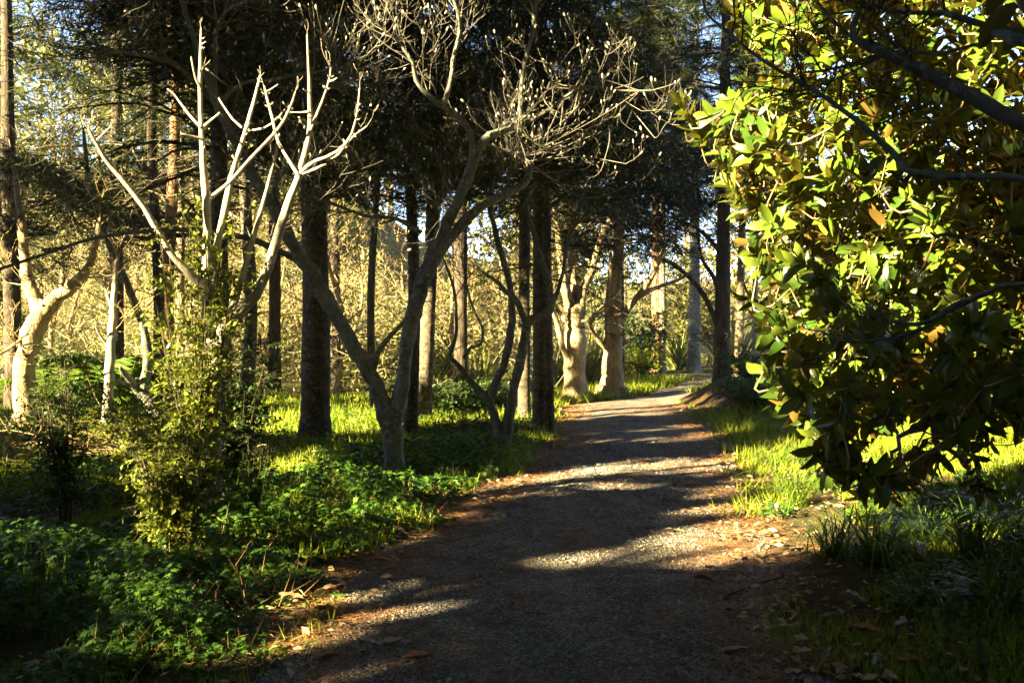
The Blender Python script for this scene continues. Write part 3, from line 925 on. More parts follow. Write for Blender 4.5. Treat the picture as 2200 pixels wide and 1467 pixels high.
# ------------------------------------------------------------------ conifers
def conifer_crown(seed, height, radius, nbr, tufts, needles, nlen, nwid, base_frac=0.0, droop=0.25, tip=0.25):
    """returns boughs Acc and needle Acc, crown base at z=0"""
    g = np.random.default_rng(seed)
    wood, leaf = Acc(), Acc()
    tp, td = [], []
    for b in range(nbr):
        t = (b + g.random()) / nbr
        z = height * t
        L = radius * ((1 - t) ** 0.6 * (1 - tip) + tip * (1 - t * 0.8)) * g.uniform(0.6, 1.12)
        a = g.uniform(0, 2 * math.pi)
        rise = g.uniform(0.05, 0.5)
        out = np.array([math.cos(a), math.sin(a), 0])
        k = 7
        s = np.linspace(0, 1, k)
        P = out[None] * (s * L)[:, None] + np.array([0, 0, 1])[None] * (z + L * (rise * s - droop * 1.6 * s ** 2))[:, None]
        P[1:] += g.normal(scale=0.05 * L / 3, size=(k - 1, 3))
        add_tube(wood, P, np.linspace(0.035 * L / 2.5 + .006, 0.006, k), 3)
        m = max(3, int(tufts * L / radius))
        for q in range(m):
            u = g.uniform(0.18, 1.0)
            i = min(int(u * (k - 1)), k - 2); f = u * (k - 1) - i
            p = P[i] * (1 - f) + P[i + 1] * f
            side = unit(np.cross(out, [0, 0, 1]) * g.choice([-1, 1]) + out * g.uniform(0.2, 0.9) + np.array([0, 0, g.uniform(-0.5, 0.35)]))
            sl = g.uniform(0.2, 0.6) * L * 0.45
            add_tube(wood, np.array([p, p + side * sl * 0.5, p + side * sl - np.array([0, 0, sl * 0.2])]), [0.008, 0.006, 0.003], 3)
            for e in range(3):
                ff = (e + 1) / 3
                tp.append(p + side * sl * ff - np.array([0, 0, sl * 0.2 * ff ** 2])); td.append(side)
    tp = np.array(tp); td = np.array(td)
    n = len(tp)
    P = np.repeat(tp, needles, 0) + g.normal(scale=0.05, size=(n * needles, 3))
    D = unit(np.repeat(td, needles, 0) + g.normal(scale=0.55, size=(n * needles, 3)) + np.array([0, 0, -droop * 1.3]))
    Mx = frames(D, rand_unit(n * needles, g))
    L = g.uniform(0.6, 1.25, n * needles) * nlen
    sc = np.stack([np.full_like(L, nwid), L, L], -1)
    tone = np.clip(np.repeat(g.random(n), needles) * 0.8 + g.normal(scale=0.12, size=n * needles), 0, 1)
    scatter(leaf, NEEDLE, P, Mx, sc, tone)
    return wood, leaf


CROWN = {}
CROWNDATA = {}
for key, args in {
    'a': (1, 10.0, 2.6, 120, 15, 9, 0.25, 0.017, 0, 0.22),
    'b': (2, 11.0, 2.2, 110, 14, 9, 0.23, 0.017, 0, 0.35),
    'c': (3, 9.0, 3.2, 110, 16, 9, 0.27, 0.019, 0, 0.15),
    'd': (4, 12.0, 3.3, 150, 18, 8, 0.36, 0.023, 0, 0.45),
}.items():
    wd, lf = conifer_crown(*args)
    CROWNDATA[key + 'w'] = (np.concatenate(wd.V), np.concatenate(wd.F4))
    CROWNDATA[key] = (np.concatenate(lf.V), np.concatenate(lf.F3), np.concatenate(lf.T))
    CROWN[key] = (wd.build('boughs', M['twig_dark']), lf.build('needles', M['needles'], smooth_shade=False))
_d = CROWN['d'][1]
_d.materials.clear(); _d.materials.append(M['needles_dark'])


def dead_branches(g, z0, z1, n, length):
    acc = Acc()
    for k in range(n):
        z = g.uniform(z0, z1); a = g.uniform(0, 6.283)
        d = np.array([math.cos(a), math.sin(a), g.uniform(-0.25, 0.35)])
        twig_tree(acc, None, np.array([0, 0, z]), d, length * g.uniform(0.5, 1.3), 0.012, 2, g, 0.05, 4, 0.75, 4, 0.03)
    return acc


def crown_on(rt, key, at, rz, s):
    w, l = CROWN[key]
    V, F, T = CROWNDATA[key]
    c, sn = math.cos(rz), math.sin(rz)
    A = np.array([[c, -sn, 0], [sn, c, 0], [0, 0, 1.0]])
    Vl = (V * s) @ A.T + np.asarray(at)
    mid = (Vl[F[:, 0]] + Vl[F[:, 2]]) * 0.5 + np.array(rt.location)
    bad = inner_blocks(mid) & (np.random.default_rng(len(F)).random(len(F)) < 0.95)
    Vw, Fw = CROWNDATA[key + 'w']
    Vwl = (Vw * s) @ A.T + np.asarray(at)
    badw = inner_blocks(Vwl[Fw[:, 0]] + np.array(rt.location))
    if badw.mean() < 0.16:
        o = link('boughs', w, rt, at); o.rotation_euler = (0, 0, rz); o.scale = (s, s, s)
    else:
        o = link('boughs', mesh_np('boughs', Vwl, [Fw[~badw]], None, True, w.materials[0]), rt)
    o['kind'] = 'stuff'
    if bad.mean() < 0.035:
        o = link('crown', l, rt, at); o.rotation_euler = (0, 0, rz); o.scale = (s, s, s)
    else:
        Fk = F[~bad]
        Vk = Vl[Fk].reshape(-1, 3)
        me = mesh_np('crown', Vk, [np.arange(len(Vk)).reshape(-1, 3)], T[Fk].ravel(), False, l.materials[0])
        link('crown', me, rt)


def conifer(name, px, py, label, widths, bark, crown=None, crown_z=3.0, crown_s=1.0, lean=0.0, top=9.0, dead=(0.8, 3.5, 14, 1.2), seed=0, group=None, d=None, flute=0.0, sides=16, sway=0.0, mat_needles=None, dark=False):
    """a straight trunked tree standing at a photo position; widths = trunk diameter (m) at foot and at 4 m"""
    base = GW(px, py) if d is None else np.array([(px - CX) / F_PX * d, d, float(H((px - CX) / F_PX * d, d))])
    rt = root(name, base, label, 'tree', group)
    g = np.random.default_rng(seed + 100)
    zs = np.concatenate([[-0.15, 0.0, 0.12, 0.3, 0.6], np.linspace(1.0, top, 16)])
    w0, w4 = widths
    r = np.where(zs < 0.6, w0 * 0.5 * (1 + 0.32 * np.clip(1 - zs / 0.6, 0, 1.2) ** 2), 0)
    r = np.where(zs >= 0.6, 0.5 * np.interp(zs, [0.6, 4.0, top], [w0, w4, w4 * 0.25]), r)
    P = np.stack([lean * zs + sway * np.sin(zs * 0.9), 0.02 * np.sin(zs * 1.1 + seed), zs], -1)
    P, r = resample(P, r, 60)
    a = Acc()
    add_tube(a, P, r, sides, bump=0.035, flute=flute, seed=seed)
    link('trunk', a.build('trunk', bark), rt)
    if dead:
        ac = dead_branches(g, *dead)
        V = np.concatenate(ac.V); V[:, 0] += lean * V[:, 2] + sway * np.sin(V[:, 2] * 0.9); ac.V = [V]; ac.T = [np.concatenate(ac.T)]
        Fd = np.concatenate(ac.F4)
        Fd = Fd[~inner_blocks(V[Fd[:, 0]] + base)]
        o = link('dead_branches', mesh_np('dead_branches', V, [Fd], None, True, M['twig_dark']), rt); o['kind'] = 'stuff'
    if crown:
        w, l = CROWN[crown]
        rz = g.uniform(0, 6.28)
        crown_on(rt, crown, (lean * crown_z, 0, crown_z), rz, crown_s)
        if px < 560 and base[1] < 23:
            crown_on(rt, 'c' if crown != 'c' else 'b', (lean * crown_z, 0, crown_z - 0.5), rz + 2, crown_s * 1.15)
    return rt


DK = M['bark_dark']; RG = M['bark_ring']; PL = M['bark_pale']; RD = M['bark_red']
conifer('dark_conifer', 675, 957, 'thick dark-trunked conifer standing in bright grass left of the grey magnolia', (0.39, 0.32), RG, 'a', 3.0, 1.0, -0.004, 13, (0.9, 3.6, 22, 1.3), 1, sway=0.03)
conifer('slim_conifer', 880, 947, 'slim dark conifer trunk just behind the grey magnolia', (0.18, 0.15), RG, 'b', 3.6, 0.8, 0.004, 12, (0.8, 3.6, 16, 1.0), 2, sway=0.06)
conifer('slanting_tree', 908, 910, 'sunlit tan trunk slanting right behind the grey magnolia', (0.26, 0.22), RG, 'b', 4.0, 0.9, 0.05, 12, (1.2, 4, 10, 1.2), 3)
conifer('twin_trunk_tree', 1160, 935, 'dark trunk at the path edge, left half of the joined pair', (0.21, 0.18), RG, 'c', 3.4, 0.8, -0.003, 12, (1.2, 3.8, 14, 1.1), 4, 'joined pair of trunks at the path edge', d=14.75)
conifer('twin_trunk_tree', 1178, 935, 'dark trunk at the path edge, right half of the joined pair', (0.17, 0.15), RG, 'a', 3.8, 0.8, -0.012, 12, (1.2, 3.8, 14, 1.2), 5, 'joined pair of trunks at the path edge', d=14.7)
conifer('pale_trunk_tree', 1126, 907, 'narrow pale-footed trunk tucked behind the joined pair', (0.2, 0.17), RG, 'b', 4.2, 0.8, 0.002, 11, (1.2, 4, 8, 1.0), 6)
for k_, (px_, d_, lb_, ck_, z_, s_) in enumerate([
        (468, 21.5, 'dark feathery conifer behind the ringed trunk and the lopped tree', 'a', 4.4, 1.2),
        (20, 25.0, 'tall feathery conifer far behind the gnarled tree', 'd', 4.6, 1.1),
        (720, 24.0, 'tall dark conifer far behind the thick dark trunk', 'd', 5.2, 1.1)]):
    conifer('feathery_conifer', px_, 880, lb_, (0.28, 0.22), DK, ck_, z_, s_, 0.0, 14, (1.4, 3.6, 8, 1.1), 60 + k_, d=d_)
rM = conifer('dark_conifer', 1550, 838, 'dark leaning conifer at the end of the path where it bends away', (0.42, 0.34), DK, 'd', 4.6, 1.0, 0.012, 15, (1.0, 4.5, 24, 1.8), 7, d=25)
conifer('tall_pine', 1411, 800, 'tall straight reddish trunk, thicker of two close together past the bend', (0.36, 0.32), RD, 'b', 7.5, 1.0, -0.004, 15, None, 8, 'two close straight trunks past the bend', d=35)
conifer('tall_pine', 1423, 806, 'tall straight cream trunk, thinner of two close together past the bend', (0.24, 0.2), M['bark_pale'], 'b', 7.5, 0.8, 0.0, 14, None, 9, 'two close straight trunks past the bend', d=33.5)
conifer('grey_trunk_tree', 1491, 803, 'smooth grey trunk in dappled shade beyond the bend', (0.42, 0.34), M['bark_grey'], 'c', 6.5, 1.0, 0.006, 14, None, 10, d=33)
conifer('yellow_trunk_tree', 1585, 822, 'small yellowish trunk behind the dark leaning conifer', (0.26, 0.2), PL, 'b', 4.6, 0.8, 0.03, 10, None, 11, d=27.5)
conifer('white_trunk_tree', 1620, 815, 'thin white trunk catching the sun nearest the glossy evergreen', (0.18, 0.15), M['bark_white'], 'b', 5.0, 0.6, 0.015, 9, None, 12, d=28.5)
conifer('dark_pole_tree', 331, 880, 'straight dark pole-like trunk beside the leaning grey tree', (0.19, 0.165), DK, 'b', 3.8, 1.0, 0.006, 13, (1.2, 3.8, 16, 1.2), 13, d=17.2, sway=0.07)
conifer('reddish_tree', 366, 880, 'reddish-brown trunk lit along one edge behind the leafy sapling', (0.23, 0.21), RD, 'c', 4.2, 0.9, 0.004, 13, (1.4, 4, 12, 1.3), 14, d=18.5, sway=-0.06)
conifer('brown_tree', 527, 868, 'brown trunk behind the limbs of the pale lopped tree', (0.27, 0.22), RG, 'a', 3.8, 0.9, 0.01, 12, (1.2, 4, 14, 1.2), 15, d=19.5, sway=0.1)
conifer('cream_tree', 388, 860, 'cream trunk glowing in sun far behind the leafy sapling', (0.2, 0.16), PL, 'b', 4.5, 0.8, 0.0, 11, None, 16, d=22)
conifer('dark_pole_tree', 472, 1000, 'dark ringed trunk right behind the pale lopped tree', (0.21, 0.19), RG, 'c', 3.6, 0.8, -0.004, 12, (1.3, 3.6, 14, 1.2), 17, d=11.6)
conifer('slim_conifer', 806, 880, 'thin bare pole between the thick dark conifer and the grey magnolia', (0.15, 0.12), DK, 'b', 4.0, 0.8, -0.002, 11, (1.2, 4, 12, 1.1), 18, d=18, sway=-0.08)
conifer('edge_conifer', 30, 900, 'olive feathery conifer half cut off at the edge of the view', (0.3, 0.25), DK, 'c', 2.4, 1.0, -0.02, 12, (0.8, 3, 14, 1.2), 19, d=17.5)
conifer('bushy_conifer', 250, 880, 'dark bushy conifer rising behind the leaning grey tree', (0.3, 0.25), DK, 'a', 3.6, 1.2, 0.0, 14, (1.2, 3.6, 12, 1.4), 20, d=20)
conifer('bushy_conifer', 990, 880, 'tall dark conifer behind the crooked little tree', (0.28, 0.24), DK, 'd', 4.4, 0.9, 0.0, 14, (1.4, 4.4, 12, 1.2), 22, d=20)
conifer('bushy_conifer', 1330, 870, 'dark drooping conifer hanging over the bend of the path', (0.3, 0.26), DK, 'd', 4.6, 1.0, 0.0, 15, None, 23, d=27)
conifer('bushy_conifer', 590, 870, 'dark conifer behind the thick dark trunk', (0.28, 0.24), DK, 'a', 4.6, 1.1, 0.0, 14, (1.4, 4.4, 12, 1.2), 24, d=22)
for pts_ in ([(1545, 705, 14), (1515, 640, 12), (1475, 590, 10), (1430, 560, 7), (1390, 548, 4)], [(1548, 660, 12), (1535, 600, 10), (1510, 560, 8), (1500, 510, 5)],
             [(1560, 560, 11), (1510, 500, 9), (1450, 470, 6), (1390, 460, 4)]):
    P_, r_ = limb_line(pts_, 25, 24)
    Q_, r2_ = resample(P_, r_, 20)
    a_ = Acc(); add_tube(a_, Q_, r2_, 7, bump=0.08)
    link('branch', a_.build('branch', DK, np.array(rM.location)), rM)
for (rt, lines, cs) in ((rI, LI, 'c'), (rJ, LJ, 'a')):
    b = np.array(rt.location)
    top = lines[0][0][-1] - b if cs == 'a' else lines[5][0][-1] - b
    crown_on(rt, cs, (top[0], top[1], 3.2), 1.2, 1.0)

# ------------------------------------------------------------------ undergrowth
def leafy_sapling(name, px, py, label, height, spread, nst, nleaf, lsize, mat, d=None, seed=0, zmin=0.25, cat='shrub', group=None, twig='twig_dark', stem_r=0.008):
    base = GW(px, py) if d is None else np.array([(px - CX) / F_PX * d, d, float(H((px - CX) / F_PX * d, d))])
    rt = root(name, base, label, cat, group)
    g = np.random.default_rng(seed + 500)
    st, lf = Acc(), Acc()
    pos, dirs = [], []
    for s in range(nst):
        a = g.uniform(0, 6.283); rr = spread * math.sqrt(g.random())
        top = np.array([math.cos(a) * rr, math.sin(a) * rr, height * g.uniform(0.55, 1.0)])
        p0 = np.array([g.normal() * 0.02, g.normal() * 0.02, 0])
        z0 = zmin * height
        P, rad = resample([p0, np.array([p0[0], p0[1], z0]) * 1.0, (p0 + top) / 2 * np.array([1.1, 1.1, 1]) + np.array([0, 0, z0 * .3]), top], [stem_r, stem_r * 0.8, stem_r * 0.5, 0.002], 10)
        add_tube(st, P, rad, 5)
        for q in range(int(nleaf / nst / 9)):
            i = g.integers(3, 10)
            dv = unit(g.normal(size=3) * np.array([1, 1, 0.4]) + np.array([0, 0, 0.25]))
            L = g.uniform(0.1, 0.3) * (0.6 + spread)
            sp = np.array([P[i], P[i] + dv * L * 0.5, P[i] + dv * L - np.array([0, 0, L * 0.12])])
            add_tube(st, sp, [0.0022, 0.0018, 0.001], 3)
            for e in range(9):
                f = g.uniform(0.15, 1)
                pos.append(sp[0] * (1 - f) + sp[2] * f)
                dirs.append(unit(dv * 0.7 + g.normal(size=3) * 0.7))
    pos = np.array(pos); dirs = np.array(dirs); n = len(pos)
    sc = g.uniform(0.6, 1.3, n) * lsize
    scatter(lf, LEAF_DIAMOND, pos, frames(dirs, np.array([0, 0, 1.0]) + g.normal(scale=0.45, size=(n, 3))), sc, np.clip(g.beta(2, 2, n), 0, 1))
    o = link('stems', st.build('stems', M[twig]), rt)
    o['kind'] = 'stuff'
    link('foliage', lf.build('foliage', M[mat], smooth_shade=False), rt)
    return rt, base


leafy_sapling('leafy_sapling', 374, 1222, 'small sapling with glowing yellow-green leaves on a bare thin stem', 1.02, 0.29, 20, 4300, 0.046, 'shrub', None, 1, 0.22, stem_r=0.012)
leafy_sapling('leafy_shrub', 425, 1100, 'tall twiggy green shrub wrapped round the pale lopped tree', 2.35, 0.36, 30, 6200, 0.052, 'shrub', 7.75, 2, 0.2)
leafy_sapling('leafy_shrub', 505, 1085, 'dark twiggy shrub beside the foot of the pale lopped tree', 1.45, 0.35, 26, 4200, 0.045, 'bush', 8.9, 3, 0.2)
leafy_sapling('leafy_sapling', 140, 1168, 'slender dark sapling standing alone in the undergrowth', 1.65, 0.22, 14, 3000, 0.034, 'bush', None, 4, 0.2)
leafy_sapling('leafy_sapling', 545, 1140, 'thin dark upright seedling among the green herbs', 0.95, 0.18, 9, 600, 0.034, 'bush', None, 5, 0.25)
leafy_sapling('leafy_shrub', 300, 1010, 'low mottled green shrub behind the glowing sapling', 1.0, 0.6, 26, 2600, 0.05, 'shrub', 11.2, 6, 0.1)
leafy_sapling('leafy_shrub', 120, 1010, 'low dull green shrub behind the slender dark sapling', 0.8, 0.8, 26, 2400, 0.05, 'bush', 11.8, 7, 0.1)
leafy_sapling('round_bush', 960, 905, 'dense dark green bush behind the crooked little tree, its shadier half', 0.62, 0.52, 40, 4200, 0.07, 'bush', 17.2, 8, 0.05, 'bush')
leafy_sapling('round_bush', 1050, 900, 'dense dark green bush behind the crooked little tree, its sunnier half', 0.6, 0.55, 40, 4200, 0.07, 'bush', 17.6, 9, 0.05, 'bush')
leafy_sapling('feathery_shrub', 1376, 822, 'bright yellow-green feathery shrub past the fluted trees', 0.95, 0.6, 40, 3200, 0.09, 'turf', 29, 10, 0.05)
leafy_sapling('feathery_shrub', 1335, 830, 'olive feathery shrub beside the flared foot of a fluted tree', 0.9, 0.5, 34, 2400, 0.09, 'needles_olive', 28, 11, 0.05)
leafy_sapling('evergreen_shrub', 1605, 850, 'dark low shrub growing over the bank at the path side', 0.7, 0.7, 34, 2600, 0.06, 'bush', 20.5, 12, 0.05)
leafy_sapling('evergreen_shrub', 1620, 880, 'fresh green low plant between the bank and the glossy evergreen', 0.55, 0.75, 34, 3200, 0.06, 'herb', 17.5, 13, 0.05)
leafy_sapling('background_shrub', 1370, 770, 'mottled green laurel-like bush between the trunks past the bend', 2.3, 1.4, 40, 4200, 0.15, 'bush', 33, 14, 0.05)
leafy_sapling('background_shrub', 1462, 770, 'broad yellow-green bush beyond the bend of the path', 3.6, 1.7, 40, 4600, 0.16, 'needles_olive', 37, 15, 0.05)
leafy_sapling('background_shrub', 1530, 770, 'tall olive bush behind the dark leaning conifer', 4.5, 1.8, 40, 4600, 0.16, 'needles_olive', 39, 16, 0.05)


def frond_palm(px, py, d, label, n, L, seed):
    base = np.array([(px - CX) / F_PX * d, d, float(H((px - CX) / F_PX * d, d))])
    rt = root('palm', base, label, 'palm', 'young palms under the trees')
    g = np.random.default_rng(seed)
    for k in range(n):
        a = 6.283 * k / n + g.uniform(-0.3, 0.3)
        out = np.array([math.cos(a), math.sin(a), 0])
        l = L * g.uniform(0.8, 1.15)
        s = np.linspace(0, 1, 16)
        up = g.uniform(0.75, 1.25)
        P = out[None] * (l * 0.75 * s ** 1.1)[:, None] + np.array([0, 0, 1])[None] * (l * (up * s - 0.72 * s ** 2.4))[:, None]
        ac = Acc()
        add_tube(ac, P, np.linspace(0.016, 0.004, 16), 4)
        T = np.gradient(P, axis=0); T = unit(T)
        side = unit(np.cross(T, [0, 0, 1.0]))
        u = np.linspace(0.22, 0.99, 46)
        i = np.minimum((u * 15).astype(int), 14)
        for sg in (-1, 1):
            D = unit(side[i] * sg + T[i] * 0.75 + np.array([0, 0, -0.35]) + g.normal(scale=0.07, size=(46, 3)))
            ln = l * 0.34 * np.sin(np.pi * np.clip(u, 0.12, 0.97)) ** 0.6
            sc = np.stack([np.full(46, 0.05), ln, ln], -1)
            scatter(ac, LEAF_DIAMOND, P[i], frames(D, np.repeat([[0, 0, 1.0]], 46, 0) + side[i] * sg * 0.3), sc * np.array([1.6, 1, 1]), g.random(46))
        link('frond', ac.build('frond', M['palm'], smooth_shade=False), rt)


frond_palm(268, 905, 17.6, 'bright green young palm behind the leaning grey tree', 9, 1.9, 1)
frond_palm(135, 905, 18.0, 'arching young palm beside the stocky gnarled tree', 9, 1.6, 2)
frond_palm(1640, 840, 24.0, 'small palm-like tuft deep behind the glossy evergreen', 8, 1.2, 3)


def strap_clump(px, d, label, n, L, wid, seed, mat='flax', name='flax'):
    base = np.array([(px - CX) / F_PX * d, d, float(H((px - CX) / F_PX * d, d))])
    rt = root(name, base, label, 'flax plant', 'flax clumps under the trees')
    g = np.random.default_rng(seed)
    ac = Acc()
    for k in range(n):
        a = g.uniform(0, 6.283); le = g.uniform(0.15, 0.9)
        out = np.array([math.cos(a), math.sin(a), 0])
        l = L * g.uniform(0.7, 1.2); s = np.linspace(0, 1, 6)
        P = out[None] * (l * le * s)[:, None] + np.array([0, 0, 1])[None] * (l * (s - 0.45 * le * s ** 2.5))[:, None] + np.array([g.normal() * .12, g.normal() * .12, 0])
        sd = unit(np.cross(out, [0, 0, 1.0])) * wid * 0.5
        w = np.array([1, 1, 1, 0.9, 0.6, 0.05])[:, None]
        V = np.concatenate([P - sd * w, P + sd * w])
        i = np.arange(5)
        ac.add(V, np.stack([i, i + 1, i + 7, i + 6], -1), g.random())
    o = link('leaves', ac.build('leaves', M[mat]), rt); o['kind'] = 'stuff'


strap_clump(1262, 25.5, 'pale strap-leaved flax clump between the two fluted trees', 110, 1.7, 0.06, 1)
strap_clump(1205, 24.5, 'strap-leaved flax clump behind the joined pair of trunks', 80, 1.6, 0.06, 2)
strap_clump(1455, 36.0, 'dark arching flax clump under the smooth grey trunk', 100, 1.5, 0.08, 3)
strap_clump(1036, 21.0, 'spiky flax clump behind the crooked little tree', 70, 1.1, 0.05, 4)
strap_clump(1572, 28.0, 'shaggy strap-leaved clump hanging behind the dark leaning conifer', 100, 2.0, 0.06, 5)
strap_clump(205, 19.5, 'strap-leaved clump at the foot of the thin cream tree', 60, 1.1, 0.05, 6)
strap_clump(950, 22.0, 'small flax clump behind the slanting tan trunk', 50, 0.9, 0.05, 7)


# ------------------------------------------------------------------ background masses (nobody could count these)
def brush_mass():
    g = np.random.default_rng(77)
    tw, lf, dk = Acc(), Acc(), Acc()
    spots = []
    for k in range(125):
        px = g.uniform(-150, 1230); d = g.uniform(21.5, 42)
        if px > 1120 and d < 27: continue
        spots.append((px, d))
    for (px, d) in spots:
        x = (px - CX) / F_PX * d; b = np.array([x, d, float(H(x, d))])
        n = 120
        h = g.uniform(0.9, 3.4); ct = g.random()
        a = g.uniform(0, 6.283, n)
        st = b + np.stack([g.normal(scale=0.75, size=n), g.normal(scale=0.75, size=n), g.uniform(0, 0.85, n) ** 1.2 * h], -1)
        D = unit(np.stack([np.cos(a), np.sin(a), g.uniform(-0.6, 1.3, n)], -1))
        L = g.uniform(0.25, 0.8, n)
        tone = np.clip(ct * 0.5 + g.random(n) * 0.5, 0, 1)
        for q in range(3):
            wdt = np.full(n, 0.026 * (1 - 0.25 * q))
            scatter(tw, NEEDLE, st, frames(D, rand_unit(n, g)), np.stack([wdt, L * 1.15, L], -1), tone)
            st = st + D * L[:, None] * g.uniform(0.5, 0.9, (n, 1)); D = unit(D + g.normal(scale=0.45, size=(n, 3))); L = L * 0.75
        m = 680
        lob = g.normal(scale=0.6, size=(6, 3)) * [1, 1, .25] + [0, 0, .5]
        P = b + (lob[g.integers(0, 6, m)] + g.normal(scale=0.22, size=(m, 3))) * [1.1, 1.1, h]
        scatter(lf, LEAF_DIAMOND, P, frames(rand_unit(m, g), rand_unit(m, g)), g.uniform(0.05, 0.14, m), np.clip(ct * .5 + g.random(m) * .5, 0, 1))
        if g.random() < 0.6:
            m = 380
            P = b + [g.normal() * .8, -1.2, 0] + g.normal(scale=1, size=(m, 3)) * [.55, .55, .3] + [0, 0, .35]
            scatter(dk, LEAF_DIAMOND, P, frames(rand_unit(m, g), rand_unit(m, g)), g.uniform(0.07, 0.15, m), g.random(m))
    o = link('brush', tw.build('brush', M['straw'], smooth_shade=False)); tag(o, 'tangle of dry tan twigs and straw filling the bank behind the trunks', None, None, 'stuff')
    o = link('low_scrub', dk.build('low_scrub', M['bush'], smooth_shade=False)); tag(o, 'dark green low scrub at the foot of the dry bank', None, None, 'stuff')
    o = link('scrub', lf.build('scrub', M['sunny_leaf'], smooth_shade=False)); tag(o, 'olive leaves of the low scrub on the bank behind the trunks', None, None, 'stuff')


def woodland():
    g = np.random.default_rng(99)
    lf, tw = Acc(), Acc()
    for k in range(130):
        px = g.uniform(-450, 2650); d = g.uniform(36, 85)
        if 1300 < px < 1450 and g.random() < 0.85: continue
        x = (px - CX) / F_PX * d; b = np.array([x, d, float(H(x, d))])
        h = g.uniform(5, 12); cr = g.uniform(1.3, 2.6)
        add_tube(tw, [b, b + [0.1, 0, h * .5], b + [g.normal() * .4, 0, h * .9]], [0.17, 0.12, 0.04], 6)
        for q in range(9):
            z = g.uniform(0.3, 0.9) * h
            dv = unit([g.normal(), g.normal(), 0.7])
            add_tube(tw, [b + [0, 0, z], b + [0, 0, z] + dv * cr * .6, b + [0, 0, z] + dv * cr * 1.1 + [0, 0, .3]], [0.05, 0.03, 0.01], 4)
        n = 460
        u = rand_unit(n, g) * (g.random(n) ** 0.4)[:, None]
        lob = g.normal(scale=0.5, size=(7, 3))
        P = b + np.array([0, 0, h * 0.62]) + (u * 0.55 + lob[g.integers(0, 7, n)]) * np.array([cr, cr, h * 0.4])
        scatter(lf, LEAF_DIAMOND, P, frames(rand_unit(n, g), rand_unit(n, g)), g.uniform(0.24, 0.52, n), np.clip(g.random(n) * 0.5 + g.random() * 0.3, 0, 1))
    o = link('woodland', lf.build('woodland', M['sunny_leaf'], smooth_shade=False)); tag(o, 'far olive woodland closing the view behind the trees', None, None, 'stuff')
    o = link('woodland_branches', tw.build('woodland_branches', M['bark_pale'])); tag(o, 'pale trunks and boughs of the far woodland', None, None, 'stuff')



def bare_sapling():
    g = np.random.default_rng(808)
    proto = []
    for q in range(3):
        a = Acc()
        P = np.array([[0, 0, -.1], [0.05, 0, 1.2], [0.0, 0.1, 2.6], [0.2, 0, 4.2]]); P[1:] += g.normal(scale=.12, size=(3, 3))
        Q, rr = resample(P, [.075, .06, .04, .012], 20); add_tube(a, Q, rr, 7, bump=.06)
        t = a.build('trunk', M['bark_pale'])
        a = Acc()
        for c in range(16):
            k = g.integers(5, 20)
            d = unit([g.normal(), g.normal(), 0.5])
            twig_tree(a, None, Q[k], d, g.uniform(.7, 1.4), .02, 2, g, .3, 4, .8, 4)
        proto.append((t, a.build('branches', M['twig_tan'])))
    for (px, d) in [(985, 24), (955, 22.5), (870, 26), (760, 25), (720, 23), (640, 27), (585, 24), (480, 26), (420, 25), (300, 24), (170, 26), (110, 24), (15, 27), (1060, 27), (1110, 29), (1180, 31), (1390, 41), (1520, 38)]:
        x = (px - CX) / F_PX * d
        rt = root('bare_sapling', (x, d, float(H(x, d))), 'thin bare pale sapling in the sunlit thicket behind the trunks', 'tree', 'bare saplings in the thicket')
        t, b = proto[g.integers(0, 3)]
        rt.rotation_euler = (0, 0, g.uniform(0, 6.28)); s_ = g.uniform(.8, 1.25); rt.scale = (s_, s_, s_)
        link('trunk', t, rt); o = link('branches', b, rt); o['kind'] = 'stuff'


brush_mass()
bare_sapling()
woodland()

# ------------------------------------------------------------------ ground cover
def off_path(x, y):
    return np.abs(x - path_x(y) + 0.0) - path_w(y) - 0.10 * np.sin(y * 2.1) - 0.08 * np.sin(y * 5.3 + x * 2)


